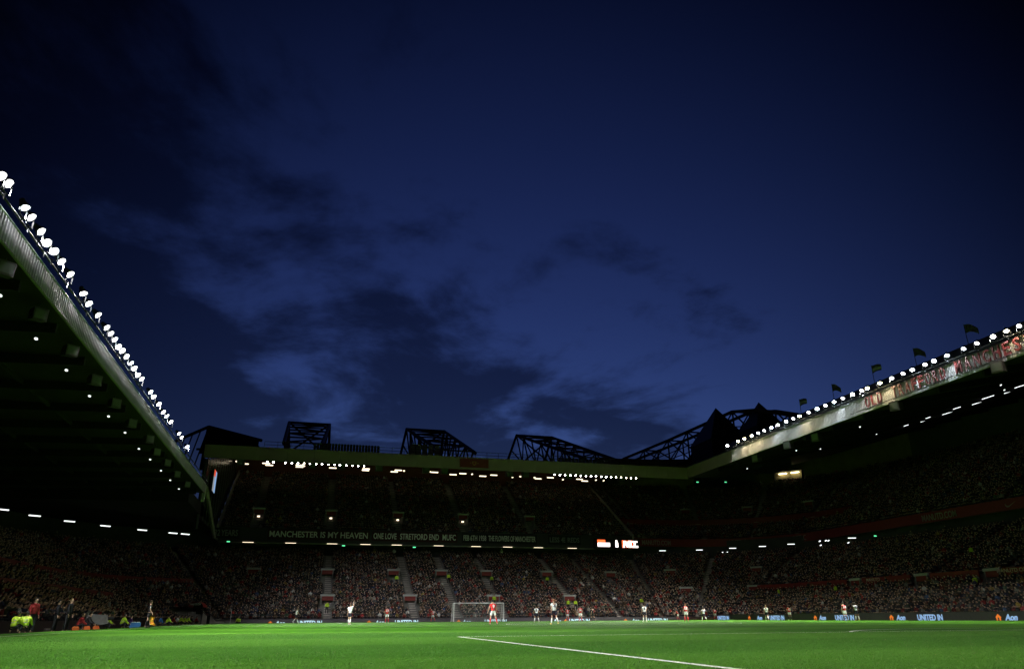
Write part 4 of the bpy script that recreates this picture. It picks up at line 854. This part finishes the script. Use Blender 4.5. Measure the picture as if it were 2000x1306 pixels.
# ------------------------------------------------------------------ people
def fk(hip=(0, 0), abd=(4, 4), knee=(3, 3), lean=2, sh=(0, 0), sab=(10, 10), elb=(15, 15), head=0, sit=False):
    J = {}; up = Vector((0, math.sin(R(lean)), math.cos(R(lean)))); fwd = Vector((0, math.cos(R(lean)), -math.sin(R(lean))))
    P = Vector((0, 0, 0)); J['pelvis'] = P; J['spine'] = P+up*.20; J['chest'] = P+up*.42; J['neck'] = P+up*.545
    hd = Vector((0, math.sin(R(lean*.4+head)), math.cos(R(lean*.4+head)))); J['jaw'] = J['neck']+hd*.075+Vector((0, .022, 0)); J['head'] = J['neck']+hd*.145+Vector((0, .014, 0)); J['crown'] = J['neck']+hd*.235
    for i, s in enumerate((-1, 1)):
        k = 'LR'[i]; a, b, c = R(hip[i]), R(abd[i]), R(knee[i]); H = P+Vector((s*.095, 0, -.05)); d = Vector((s*math.sin(b), math.sin(a)*math.cos(b), -math.cos(a)*math.cos(b))); K = H+d*.42
        d2 = Vector((s*math.sin(b)*.7, math.sin(a-c), -math.cos(a-c))).normalized(); A = K+d2*.41; ft = a-c if sit else max(-.5, min(.5, (a-c)*.6)); fd = Vector((s*.12, math.cos(ft), math.sin(ft)*.8)).normalized()
        J['hip'+k] = H; J['knee'+k] = K; J['ank'+k] = A; J['heel'+k] = A+Vector((0, 0, -.06))-fd*.03; J['toe'+k] = A+Vector((0, 0, -.055))+fd*.17
        Sh = J['chest']+Vector((s*.188, 0, .03)); e, f, g_ = R(sh[i]), R(sab[i]), R(elb[i]); u = Vector((s*math.sin(f), math.sin(e)*math.cos(f), -math.cos(e)*math.cos(f))); E_ = Sh+u*.28
        w = Vector((s*math.sin(f)*.45, math.sin(e+g_), -math.cos(e+g_))).normalized(); Wr = E_+w*.25
        J['sho'+k] = Sh; J['elb'+k] = E_; J['wri'+k] = Wr; J['palm'+k] = Wr+w*.075; J['wd'+k] = w
    low = min(J['heelL'].z, J['heelR'].z, J['toeL'].z, J['toeR'].z)-.035
    for k in list(J):
        if not k.startswith('wd'): J[k] = J[k]-Vector((0, 0, low))
    return J
BODY = [('pelvis', 'spine'), ('spine', 'chest'), ('chest', 'neck'), ('neck', 'jaw'), ('jaw', 'head'), ('head', 'crown')]+[e for k in 'LR' for e in (('pelvis', 'hip'+k), ('hip'+k, 'knee'+k), ('knee'+k, 'ank'+k), ('ank'+k, 'heel'+k), ('heel'+k, 'toe'+k), ('chest', 'sho'+k), ('sho'+k, 'elb'+k), ('elb'+k, 'wri'+k), ('wri'+k, 'palm'+k))]
RAD = {'pelvis': (.125, .088), 'spine': (.11, .078), 'chest': (.135, .09), 'neck': (.046, .048), 'jaw': (.066, .082), 'head': (.096, .118), 'crown': (.066, .078), 'hip': .082, 'knee': .056, 'ank': .038, 'heel': .036, 'toe': .03, 'sho': .062, 'elb': .043, 'wri': .028, 'palm': .034}
def skin(name, J, edges, rad, sub=1, root='pelvis'):
    ks = []
    for e in edges:
        for k in e:
            if k not in ks: ks.append(k)
    me = bpy.data.meshes.new(name); me.from_pydata([tuple(J[k]) for k in ks], [(ks.index(a), ks.index(b)) for a, b in edges], []); o = bpy.data.objects.new(name, me); C.objects.link(o)
    md = o.modifiers.new('s', 'SKIN'); md.use_smooth_shade = True; md.branch_smoothing = .3
    sv = me.skin_vertices[0].data
    for i, k in enumerate(ks):
        r = rad.get(k, rad.get(k[:-1], .05)); sv[i].radius = r if isinstance(r, tuple) else (r, r); sv[i].use_root = (k == root)
    if sub: sm = o.modifiers.new('d', 'SUBSURF'); sm.levels = sub; sm.render_levels = sub
    bpy.context.view_layer.update(); res = bpy.data.meshes.new_from_object(o.evaluated_get(bpy.context.evaluated_depsgraph_get())); res.name = name
    bpy.data.objects.remove(o); bpy.data.meshes.remove(me); return res
def join_extra(me, q):
    bm = bmesh.new(); bm.from_mesh(me); vs = [bm.verts.new(v) for v in q.v]
    for f in q.f:
        try: nf = bm.faces.new([vs[i] for i in f]); nf.smooth = True
        except ValueError: pass
    bm.to_mesh(me); bm.free()
def hands(J, q):
    for s, k in ((-1, 'L'), (1, 'R')):
        w = J['wd'+k]; p = J['palm'+k]; side = Vector((0, 1, 0)); side = (side-w*side.dot(w)).normalized(); inn = w.cross(side)*(1 if s < 0 else -1)
        for i, (o_, L) in enumerate(((-.027, .062), (-.009, .075), (.009, .072), (.026, .058))):
            a = p+side*o_+w*.015; b = a+w*L*.55; c = b+(w*.75+inn*.55).normalized()*L*.5; q.tube(a, b, .0095, .0085, 5); q.tube(b, c, .0085, .007, 5)
        a = p+side*.03-w*.03; b = a+(side*.8+w*.6).normalized()*.045; q.tube(a, b, .011, .009, 5); q.tube(b, b+(w*.9+side*.2).normalized()*.03, .009, .007, 5)
def headbits(J, q):
    h = J['head']; f = Vector((0, 1, 0))
    q.add([h+Vector((-.016, .088, -.03)), h+Vector((.016, .088, -.03)), h+Vector((0, .095, .02)), h+Vector((0, .124, -.022))], [(0, 1, 3), (1, 2, 3), (2, 0, 3)])
    for s in (-1, 1): q.tube(h+Vector((s*.075, -.005, -.005)), h+Vector((s*.092, -.015, -.005)), .028, .024, 6)
def hair_mesh(J, name='hair'):
    c = J['head']+Vector((0, -.008, .012)); q = MB(); rows = [(0, .0), (25, 1), (50, 1), (75, 1), (98, 1), (118, 1)]; n = 12; vs = [c+Vector((0, 0, .122))]; fs = []
    for i, (a, _) in enumerate(rows[1:]):
        for k in range(n):
            t = 2*math.pi*k/n; y = math.sin(t); aa_ = a if y < .3 else min(a, 62); vs.append(c+Vector((.096*math.sin(R(aa_))*math.cos(t), .114*math.sin(R(aa_))*y, .122*math.cos(R(aa_)))))
    fs = [(0, 1+k, 1+(k+1) % n) for k in range(n)]+[(1+i*n+k, 1+(i+1)*n+k, 1+(i+1)*n+(k+1) % n, 1+i*n+(k+1) % n) for i in range(len(rows)-2) for k in range(n)]
    q.add(vs, fs); return q
POSES = {
 'stand': dict(hip=(2, -3), abd=(5, 6), knee=(4, 4), sab=(12, 12), elb=(18, 15)),
 'wide': dict(hip=(4, -8), abd=(13, 14), knee=(14, 12), lean=10, sab=(20, 20), elb=(35, 30)),
 'walk': dict(hip=(22, -18), abd=(3, 3), knee=(8, 24), lean=4, sh=(-18, 20), sab=(8, 8), elb=(25, 35)),
 'run': dict(hip=(48, -22), abd=(4, 4), knee=(50, 45), lean=18, sh=(-40, 45), sab=(12, 12), elb=(80, 85)),
 'raise': dict(hip=(12, -10), abd=(4, 5), knee=(8, 14), lean=3, sh=(0, 160), sab=(10, 12), elb=(20, 25)),
 'bend': dict(hip=(35, 5), abd=(8, 9), knee=(45, 30), lean=38, sh=(40, 25), sab=(14, 22), elb=(35, 40), head=-15),
 'side': dict(hip=(6, -5), abd=(3, 3), knee=(4, 8), lean=2, sh=(-6, 6), sab=(8, 8), elb=(12, 25)),
 'crouch': dict(hip=(128, 118), abd=(16, 16), knee=(146, 140), lean=24, sh=(28, 22), sab=(12, 14), elb=(32, 40), head=-14),
 'sit': dict(hip=(84, 84), abd=(6, 6), knee=(84, 84), lean=6, sh=(30, 30), sab=(12, 12), elb=(60, 60), sit=True),
}
CACHE = {}
def person_meshes(pose):
    if pose in CACHE: return CACHE[pose]
    J = fk(**POSES[pose]); out_ = {'J': J}
    b = skin('body', J, BODY, RAD, 1); q = MB(); hands(J, q); headbits(J, q); join_extra(b, q); out_['body'] = b
    r2 = dict(RAD); r2.update({'hip': .06, 'knee': .042, 'sho': .045, 'elb': .032, 'pelvis': (.10, .07), 'chest': (.11, .07)})
    b = skin('body_clothed', J, BODY, r2, 1); q = MB(); hands(J, q); headbits(J, q); join_extra(b, q); out_['clothed'] = b
    for k in 'LR':
        J['mid'+k] = J['sho'+k].lerp(J['elb'+k], .62); J['sk'+k] = J['hip'+k].lerp(J['knee'+k], .72); J['st'+k] = J['knee'+k].lerp(J['ank'+k], .12); J['sb'+k] = J['ank'+k].lerp(J['knee'+k], -.02); J['sm'+k] = J['knee'+k].lerp(J['ank'+k], .45)
    J['waist'] = J['pelvis'].lerp(J['spine'], -.15); J['nb'] = J['chest'].lerp(J['neck'], .8)
    out_['shirt'] = skin('shirt', J, [('waist', 'spine'), ('spine', 'chest'), ('chest', 'nb')]+[e for k in 'LR' for e in (('chest', 'sho'+k), ('sho'+k, 'mid'+k))], {'waist': (.172, .135), 'spine': (.162, .125), 'chest': (.19, .135), 'nb': (.075, .07), 'sho': .098, 'mid': .078}, 1, 'spine')
    out_['jacket'] = skin('jacket', J, [('waist', 'spine'), ('spine', 'chest'), ('chest', 'nb')]+[e for k in 'LR' for e in (('chest', 'sho'+k), ('sho'+k, 'elb'+k), ('elb'+k, 'wri'+k))], {'waist': (.185, .155), 'spine': (.185, .155), 'chest': (.215, .16), 'nb': (.085, .08), 'sho': .11, 'elb': .082, 'wri': .058}, 1, 'spine')
    out_['shorts'] = skin('shorts', J, [('pelvis', 'waist')]+[e for k in 'LR' for e in (('pelvis', 'hip'+k), ('hip'+k, 'sk'+k))], {'waist': (.16, .125), 'pelvis': (.168, .132), 'hip': .118, 'sk': .108}, 1)
    out_['trousers'] = skin('trousers', J, [('pelvis', 'waist')]+[e for k in 'LR' for e in (('pelvis', 'hip'+k), ('hip'+k, 'knee'+k), ('knee'+k, 'ank'+k))], {'waist': (.16, .125), 'pelvis': (.168, .132), 'hip': .118, 'knee': .082, 'ank': .068}, 1)
    for k in 'LR':
        out_['sock'+k] = skin('sock', J, [('st'+k, 'sm'+k), ('sm'+k, 'sb'+k)], {'st': .062, 'sm': .06, 'sb': .046}, 1, 'st'+k)
        out_['boot'+k] = skin('boot', J, [('sb'+k, 'heel'+k), ('heel'+k, 'toe'+k)], {'sb': .05, 'heel': .048, 'toe': .04}, 1, 'heel'+k)
    out_['hair'] = hair_mesh(J).mesh('hair', mat('hair_dark', (.02, .014, .010), .7), True)
    CACHE[pose] = out_; return out_
HA = {'dark': mat('hair_dark', (.02, .014, .010), .7), 'brown': mat('hair_brown', (.06, .035, .018), .7), 'fair': mat('hair_fair', (.30, .20, .09), .7), 'ginger': mat('hair_ginger', (.22, .08, .03), .7)}
SK = {'light': mat('skin_light', (.52, .31, .22), .6), 'tan': mat('skin_tan', (.38, .21, .13), .6), 'brown': mat('skin_brown', (.16, .08, .045), .6)}
KR, KW, KN, KB = mat('kit_red', (.60, .024, .024), .8), mat('kit_white', (.82, .83, .84), .8), mat('kit_navy', (.012, .013, .03), .8), mat('kit_black', (.014, .014, .016), .8)
HV = mat('hi_vis_yellow', (.52, .74, .03), .6); HVS = mat('hi_vis_silver', (.6, .62, .6), .35); BLUEJ = mat('jacket_blue', (.03, .12, .35), .8); PUR = mat('jacket_purple', (.10, .03, .20), .8); DK = mat('coat_dark', (.016, .016, .02), .85); JR = mat('jacket_red', (.30, .02, .02), .8); BOOTW, BOOTY = mat('boot_white', (.7, .7, .7), .5), mat('boot_yellow', (.75, .65, .05), .5)
MV = {}
def mv(me, material):
    k = (me.name, material.name)
    if k not in MV: c = me.copy(); c.materials.clear(); c.materials.append(material); c.name = me.name.split('.')[0]; MV[k] = c
    return MV[k]
EYE = MB(); EYE.lathe([(0, .004), (.008, .002), (.010, 0)], 8); EYEM = EYE.mesh('eye', mat('eye_dark', (.02, .015, .01), .3))
def person(x, y, rzd, pose, label, top, top_mat, low, low_mat, sock=None, boot=KB, hair='dark', skn='light', number=None, ncol=None, h=1.0, group=None, z=0, band=None):
    A = person_meshes(pose); J = A['J']; t = thing('person', label, 'person', (x, y, z), R(rzd), group); t.scale = (h,)*3
    P_ = lambda nm, me: _real_obj(nm, me, t)
    P_('body', mv(A['body' if low == 'shorts' else 'clothed'], SK[skn])); P_(top, mv(A[top], top_mat)); P_(low, mv(A[low], low_mat)); P_('hair', mv(A['hair'], HA[hair]))
    for k in 'LR':
        if sock: P_('sock', mv(A['sock'+k], sock))
        P_('boot', mv(A['boot'+k], boot))
    for s in (-1, 1): _real_obj('eye', EYEM, t, J['head']+Vector((s*.032, .097, .012)), (R(-90), 0, 0))
    q = MB(); hh = J['head']; q.box((hh.x-.025, hh.y+.072, hh.z-.075), (hh.x+.025, hh.y+.082, hh.z-.067)); q.build('mouth', mat('lips', (.30, .10, .09), .6), t)
    if number:
        sp, chs = J['spine'], J['chest']; ln = math.atan2(chs.y-sp.y, chs.z-sp.z); c = sp.lerp(chs, .55)+Vector((0, -.150, 0))
        _real_obj('shirt_number', text_mesh(number, .27, ncol or WHITE, .012, .012, width=.15*len(number)+.02), t, c, (R(90)-ln, 0, 0))
    if band:   # reflective strips
        q = MB(); sp, chs = J['spine'], J['chest']
        for f in (.1, .7):
            c = sp.lerp(chs, f); q.lathe([(.190, -.025), (.190, .025)], 16); n_ = 32
            for i in range(len(q.v)-n_, len(q.v)): v = q.v[i]; q.v[i] = (v[0]*1.02, v[1]*.83+c.y, v[2]+c.z)
        q.build('reflective_strip', HVS, t)
    return t
def place(px, py0, py1, h=1.82):
    lo_, hi_ = 20., 106.
    for _ in range(50):
        Y = (lo_+hi_)/2; hh = at(px, py0, 'y', Y).z-at(px, py1, 'y', Y).z
        if hh < h: lo_ = Y
        else: hi_ = Y
    p = at(px, py1, 'y', Y); return p.x, Y
NB = mat('number_navy', (.02, .02, .06), .8); NWh = mat('number_white', (.8, .8, .8), .8)
def player(px, py0, py1, team, pose, rzd, number, label, **kw):
    ht = kw.pop('ht', 1.82); x, y = place(px, py0, py1, ht); kw['h'] = ht/max(v.co.z for v in person_meshes('stand')['hair'].vertices)
    if team == 'R': person(x, y, rzd, pose, label, 'shirt', KR, 'shorts', KW, kw.pop('sock', KR), kw.pop('boot', KB), number=number, ncol=NWh, **kw)
    else: person(x, y, rzd, pose, label, 'shirt', KW, 'shorts', KN, kw.pop('sock', KW), kw.pop('boot', BOOTW), number=number, ncol=NB, **kw)
player(577, 1187, 1218.5, 'W', 'walk', -75, None, 'player in white shirt and navy shorts walking sideways near the corner flag', hair='brown')
player(682, 1180.5, 1222, 'W', 'raise', -30, None, 'player in white with one arm raised', hair='brown')
player(755, 1187, 1219.5, 'R', 'stand', 10, '17', 'player in red shirt number 17 seen from behind', boot=BOOTW, hair='dark')
player(845, 1190.5, 1216.5, 'R', 'walk', 25, '21', 'player in red shirt number 21 left of the goal posts', skn='tan')
player(963, 1172.5, 1222.5, 'R', 'wide', 6, '9', 'player in red shirt number 9 standing in front of the goal', ht=1.84)
player(1048, 1187, 1219, 'W', 'wide', -8, '3', 'player in white with legs apart to the right of the goal', hair='dark', skn='tan')
player(1083, 1171, 1222.5, 'W', 'walk', 5, '4', 'tall player in white with number 4 and yellow boots', hair='ginger', boot=BOOTY, ht=1.88)
player(1109, 1189, 1214.5, 'R', 'stand', -10, '5', 'player in red shirt number 5 beside a taller red-shirted team-mate')
player(1134, 1184.5, 1215.5, 'R', 'stand', -20, '24', 'player in red shirt number 24 beside the black-clad referee', hair='brown', ht=1.84)
player(1260, 1180.5, 1216.5, 'W', 'stand', -2, '6', 'player in white number 6 standing alone near the scoreboard end', hair='dark', sock=KW)
player(1326, 1191.5, 1214.5, 'R', 'bend', 60, '8', 'player in red bending forward', hair='dark', ht=1.6)
player(1341, 1180, 1215.5, 'R', 'stand', -5, '18', 'player in red number 18 standing upright next to a bending team-mate', hair='ginger', ht=1.88)
player(1376, 1185.5, 1215, 'W', 'run', -10, '10', 'player in white number 10 jogging away', hair='dark', skn='tan', ht=1.75)
player(1398, 1191, 1212.5, 'R', 'walk', -25, '7', 'distant player in red number 7 behind a jogging white-shirted player', hair='dark')
player(1499, 1183, 1213.5, 'W', 'walk', -30, '2', 'fair-haired player in white walking before the boards', hair='fair')
player(1544, 1184.5, 1213.5, 'R', 'stand', 0, '13', 'player in red number 13 standing before the touchline boards', sock=KB, skn='tan', boot=BOOTW)
player(1652, 1173.5, 1211, 'R', 'stand', 4, '14', 'player in red number 14 next to white-shirted number 13', sock=KB, ht=1.86)
player(1675, 1174.5, 1211, 'W', 'stand', -4, '13', 'player in white number 13 next to red-shirted number 14', boot=BOOTY, skn='brown', ht=1.86)
x, y = place(1158, 1186.5, 1215, 1.8); person(x, y, 20, 'walk', 'referee in black near red-shirted number 24', 'shirt', KB, 'shorts', KB, KB, KB)
# assistant referee with flag on the near touchline
x, y = place(287, 1169, 1223.5, 1.82)
ar = person(x, y, -80, 'side', 'assistant referee in black holding a flag by the touchline', 'shirt', KB, 'shorts', KB, KB, KB, hair='brown')
q = MB(); q.box((-.04, -.04, -.05), (.04, .04, .05)); J = CACHE['side']['J']
_real_obj('sleeve_badge', q.mesh('sleeve_badge', WHITE), ar, J['shoR'].lerp(J['elbR'], .45)+Vector((.062, 0, 0))); q = MB(); q.box((-.04, -.01, -.05), (.04, .01, .05)); _real_obj('chest_badge', q.mesh('chest_badge', WHITE), ar, J['chest']+Vector((.07, .128, -.02)))
bpy.context.view_layer.update(); hp = ar.matrix_world @ J['palmL']
lf = thing('linesman_flag', 'orange and yellow flag held low by the assistant referee', 'flag', hp); q = MB(); q.tube((0, 0, .08), (.16, -.05, -.70), .012); q.build('stick', WHITE, lf)
FO, FY = mat('flag_orange', (.85, .30, .02), .7), mat('flag_yellow', (.85, .55, .03), .7); q = MB(); vs = []
for i in range(7):
    f = i/6; bx = .03+.13*f; vs += [(bx, -.05*f, -.06-.62*f), (bx+.16+.06*math.sin(i*1.7), .05*math.sin(i*2.0), -.10-.58*f), (bx+.30+.05*math.sin(i*1.3+1), .06*math.sin(i*2.3+1), -.2-.52*f)]
q.add(vs, [(3*i+a, 3*i+a+1, 3*i+a+4, 3*i+a+3) for i in range(6) for a in (0, 1)]); q.m = [(i+a) % 2 for i in range(6) for a in (0, 1)]; q.build('cloth', [FO, FY], lf)

# people along the near touchline
def spot(px, X): return at(px, 1215, 'x', X).y
def zt(x): return float(np.interp(x, xs, zx))
def tl(px, X, rzd, pose, label, top_mat, hair='dark', **kw): person(X, spot(px, X), rzd, pose, label, 'jacket', top_mat, 'trousers', kw.pop('low', DK), boot=KB, hair=hair, z=zt(X), **kw)
tl(27, -36.9, -25, 'crouch', 'crouching steward in yellow jacket beside an identical yellow-jacketed colleague', HV, band=True, h=.86, group='pair of crouching stewards')
tl(50, -36.8, 15, 'crouch', 'crouching steward in yellow jacket beside an identical yellow-jacketed colleague', HV, band=True, h=.86, group='pair of crouching stewards')
tl(61, -38.2, -120, 'stand', 'steward in red jacket standing behind two crouching yellow stewards', JR)
tl(108, -38.2, -80, 'stand', 'dark figure in black coat with pale hand beside the grey-haired coach', DK, hair='dark')
tl(131, -37.6, -95, 'stand', 'grey-haired person in dark coat standing at the touchline', DK, hair='fair', h=1.02)
tl(153, -38.4, -70, 'crouch', 'crouching photographer in red jacket beside the covered camera', JR, hair='brown')
tl(167, -38.0, -80, 'crouch', 'crouching camera operator in black with pale collar', DK, hair='dark')
tl(205, -38.2, -60, 'crouch', 'crouching person in bright yellow jacket beside the grey covered camera', HV, band=True)
tl(237, -38.4, -60, 'crouch', 'crouching person in yellow jacket near the blue crate', HV, band=True)
for px, X in ((325, -38.3), (350, -38.0), (357, -38.2), (364, -38.0)): tl(px, X, -70, 'crouch', 'small crouching figure in yellow jacket near the tunnel wall', HV, group='yellow-jacketed figures by the tunnel')
for px, X, c in ((250, -39.0, PUR), (300, -38.6, DK), (310, -38.8, BLUEJ), (335, -38.8, JR), (343, -38.6, KW), (370, -38.8, DK), (380, -38.8, JR)): tl(px, X, -70, 'crouch', 'dim seated figure among the photographers by the touchline', c, group='photographers seated by the touchline')
x = at(466, 1214, 'y', 108).x; person(x, 108, 170, 'crouch', 'crouching steward in yellow by the corner flag', 'jacket', HV, 'trousers', DK, boot=KB, z=-.25)
# hi-vis stewards standing in the stand entrances
for px, Y, d, lab in ((640, 114.5, 0, 'steward in yellow in the lowest entrance facing the arm-raising player'), (966, 116.6, 1, 'steward in yellow behind red-shirted number 9'), (1108, 115.8, 0, 'left steward of a yellow-jacketed pair beside a lower entrance'), (1122, 115.8, 0, 'right steward of a yellow-jacketed pair beside a lower entrance'), (1253, 116, 0, 'steward in yellow in the entrance above white-shirted number 6')):
    dd = Y-112; row = max(0, int(dd/TREAD)); p = at(px, 1170, 'y', Y); person(p.x, 112+row*TREAD+.3, 180, 'stand', lab, 'jacket', HV, 'trousers', DK, boot=KB, z=ZL+row*RL)
for px, Y, lab in ((877, 125.0, 'steward in yellow beside an upper entrance above the goal'), (960, 124.6, 'bright yellow steward standing by the entrance above the crossbar'), (775, 124.6, 'dim steward in yellow in the entrance above red number 17'), (1068, 124.6, 'dim steward in yellow in the entrance above tall number 4')):
    row = int((Y-112)/TREAD); p = at(px, 1120, 'y', Y); person(p.x, 112+row*TREAD+.3, 180, 'stand', lab, 'jacket', HV, 'trousers', DK, boot=KB, z=ZL+row*RL)
for px, py, X, lab in ((1525, 1168, 48.6, 'steward in yellow below the paddock wall near the corner'), (1637, 1163, 48.6, 'steward in yellow at the entrance above red number 14'), (1910, 1143, 48.6, 'steward in yellow at the entrance farthest from the corner'), (1897, 1075, 57.5, 'steward in yellow high in the lower tier under the red balcony')):
    row = int((X-42)/TREAD); p = at(px, py, 'x', X); person(42+row*TREAD+.3, p.y, 90, 'stand', lab, 'jacket', HV, 'trousers', DK, boot=KB, z=ZL+row*RL)

# touchline equipment
X = -38.2; y = spot(190, X); t = thing('television_camera', 'grey rain-covered television camera on tripod at the touchline', 'camera', (X, y, zt(X)), R(-70)); COV = mat('rain_cover', (.20, .20, .20), .8, var=.3, scale=4)
q = MB(); q.prism([(-.75, .55), (-.70, 1.10), (-.25, 1.02), (.55, .98), (.62, .42), (.2, .34), (-.3, .40)], 'x', -.22, .22); q.build('covered_body', COV, t); q = MB(); q.tube((0, .55, .75), (0, .95, .75), .11, .13, 12); q.build('lens_hood', KB, t); q = MB(); q.tube((0, -.7, .9), (.1, -1.0, .8), .02); q.build('pan_handle', KB, t)
for k in range(3): q = MB(); q.tube((0, 0, .5), (.45*math.cos(k*2.1), .45*math.sin(k*2.1), 0), .025); q.build('tripod_leg', DSTEEL, t)
X = -37.6; y = spot(265, X); t = thing('equipment_crate', 'blue plastic crate with pale contents near the assistant referee', 'crate', (X, y, zt(X)), R(10)); CRB = mat('crate_blue', (.03, .16, .42), .5)
for lo_, hi_ in (((-.4, -.6, 0), (.4, .6, .03)), ((-.4, -.6, .03), (-.36, .6, .42)), ((.36, -.6, .03), (.4, .6, .42)), ((-.36, -.6, .03), (.36, -.56, .42)), ((-.36, .56, .03), (.36, .6, .42))): q = MB(); q.box(lo_, hi_); q.build('crate_panel', CRB, t)
q = MB()
for k in range(14): q.lathe([(.0, 0), (.05, .02), (.05, .2), (.02, .26), (0, .27)], 8); n_ = 40; dx, dy = random.uniform(-.28, .28), random.uniform(-.48, .48); q.v[-n_:] = [(v[0]+dx, v[1]+dy, v[2]+.22) for v in q.v[-n_:]]
q.build('bottles', mat('bottle_pale', (.55, .6, .5), .3), t)
for px, lab in ((149, 'orange kit bag lying nearest the coach'), (171, 'orange kit bag below the camera operator'), (189, 'orange kit bag below the covered camera')):
    X = -37.3; q = MB(); o = thing('kit_bag', lab, 'bag', (X, spot(px, X), zt(X)), R(20)); q.prism([(-.16, 0), (.16, 0), (.19, .12), (.12, .26), (-.12, .26), (-.19, .12)], 'y', -.3, .3); q.build('bag_body', mat('bag_orange', (.60, .12, .02), .7), o); q = MB(); q.tube((0, -.15, .26), (0, -.08, .36), .012); q.tube((0, -.08, .36), (0, .08, .36), .012); q.tube((0, .08, .36), (0, .15, .26), .012); q.build('handle', DK, o)
# players' tunnel: red awning and grey ramp walls in the corner
a = at(367, 1190, 'y', 107.5); b = at(396, 1190, 'y', 107.5); t = thing('tunnel_awning', 'red barrel awning with pale lettering over the players tunnel', 'awning', ((a.x+b.x)/2, 107.5, 0)); w = b.x-a.x; q = MB(); prof = [(math.cos(R(k*18)), math.sin(R(k*18))) for k in range(11)]
vs = []
for yy in (0, 4.5):
    for c_, s_ in prof: vs.append((c_*w/2, yy-.6*s_, 2.05+s_*.75))
q.add(vs, [(i, i+1, 12+i, 11+i) for i in range(10)]); q.build('canopy', mat('awning_red', (.42, .03, .025), .6), t)
_real_obj('lettering', text_mesh('MANUTD.COM', .26, WHITE, .01, 0, width=w*.7), t, (0, -.66, 2.42), (R(70), 0, 0))
for s in (-1, 1): q = MB(); q.tube((s*w/2*.97, 0, -.5), (s*w/2*.97, 0, 2.1), .05); q.build('post', DSTEEL, t)
q = MB(); q.box((-w/2+.1, 4.3, -.5), (w/2-.1, 4.4, 2.6)); q.build('tunnel_shade', GLASS_SHADE, t)  # flat dark sheet stands for the shade deep under the awning
a = at(396, 1200, 'y', 107.8).x; b = at(442, 1200, 'y', 107.8).x; t = thing('ramp_wall', 'grey stepped concrete ramp wall beside the tunnel awning', 'wall', (a, 107.8, -.5)); f = (b-a)/46
q = MB(); q.prism([(0, 0), (0, 2.1), (.3*f*2, 2.05), (8*f, 1.55), (8*f, 0)], 'y', 0, .35); q.build('upright', STEP, t); q = MB(); q.prism([(15*f, 0), (15*f, 1.6), (27*f, .75), (42*f, .72), (42*f, 0)], 'y', .1, .45); q.build('wing', STEP, t)
q = MB(); q.prism([(-.1, 2.12), (8*f, 1.58), (15*f, 1.72), (27*f, .86), (44*f, .84), (44*f, .74), (27*f, .77), (15*f, 1.62), (8*f, 1.48), (-.1, 2.02)], 'y', -.05, .5); q.build('coping', DSTEEL, t); q = MB(); q.box((8*f, .5, 0), (15*f, .6, 1.5)); q.build('gate', GLASS_SHADE, t)

# ------------------------------------------------------------------ spectators near the lens in the low stand: the 300 that show largest, each a person; the rest one crowd
def spectator_mesh(pose, j, coat, trou, skn, hairm):
    A = person_meshes(pose); q = bmesh.new(); mats = [coat, trou, skn, hairm]
    for key, mi in (('clothed', 2), ('jacket', 0), ('trousers', 1), ('bootL', 1), ('bootR', 1), ('hair', 3)):
        n0 = len(q.faces); q.from_mesh(A[key]); q.faces.ensure_lookup_table()
        for f_ in q.faces[n0:]: f_.material_index = mi; f_.smooth = True
    me = bpy.data.meshes.new('spectator'); q.to_mesh(me); q.free()
    for m_ in mats: me.materials.append(m_)
    return me
POSES['sit2'] = dict(hip=(80, 88), abd=(8, 5), knee=(80, 90), lean=16, sh=(55, 50), sab=(4, 4), elb=(85, 80), head=-6, sit=True)
POSES['sit3'] = dict(hip=(84, 82), abd=(10, 10), knee=(88, 84), lean=-4, sh=(20, 40), sab=(16, 10), elb=(75, 50), head=6, sit=True)
SPM = []
ctab = [('coat_black', DK), ('coat_red', JR), ('coat_grey', mat('coat_grey', (.07, .07, .075), .85)), ('coat_navy', mat('coat_navy', (.02, .025, .06), .85)), ('coat_brown', mat('coat_brown', (.08, .05, .03), .85)), ('coat_pale', mat('coat_pale', (.30, .29, .27), .85)), ('coat_olive', mat('coat_olive', (.05, .055, .03), .85))]
cname = ['black', 'red', 'grey', 'navy', 'brown', 'pale', 'olive']
for i in range(7):
    for pose in ('sit', 'sit2', 'sit3'):
        SPM.append((cname[i], spectator_mesh(pose, i, ctab[i][1], DK, SK[random.choice(('light', 'light', 'tan'))], HA[random.choice(('dark', 'brown', 'brown', 'fair'))])))
ok = rng.random(len(spS)) < .96; sp = spS[ok]
dist = np.sqrt(((sp[:, :3]-CAM)**2).sum(1)); rel = sp[:, :3]-CAM; dd = rel@_fw; u = 1000+FPX*(rel@_r2)/dd; v = 653-FPX*((rel+[0, 0, .9])@_u2)/dd
vis = (dd > 1) & (u > -6) & (u < 2006) & (v < 1300); order = np.argsort(np.where(vis, dist, 1e9))[:300]
mask = np.zeros(len(sp), bool); mask[order] = True
for i in order:
    x, y, z, a = sp[i]; c, me = SPM[random.choices(range(21), weights=[4, 4, 4, 1, 1, 1, 3, 3, 3, 3, 3, 3, 2, 2, 2, .6, .6, .6, 2, 2, 2])[0]]
    o = _real_obj('person', me, None, (x+random.uniform(-.05, .05), y+random.uniform(-.05, .05), z), (0, 0, a+random.uniform(-.35, .35))); s = random.uniform(.93, 1.06); o.scale = (s, s, s)
    tag(o, 'seated spectator in %s coat in the low dark stand behind the touchline' % c, 'person', 'spectators in %s coats in the low stand' % c)
keepm = ~mask & ~((dist < 30) & ~vis)
crowd(sp[keepm], 'dim packed crowd in the low dark stand behind the assistant referee')
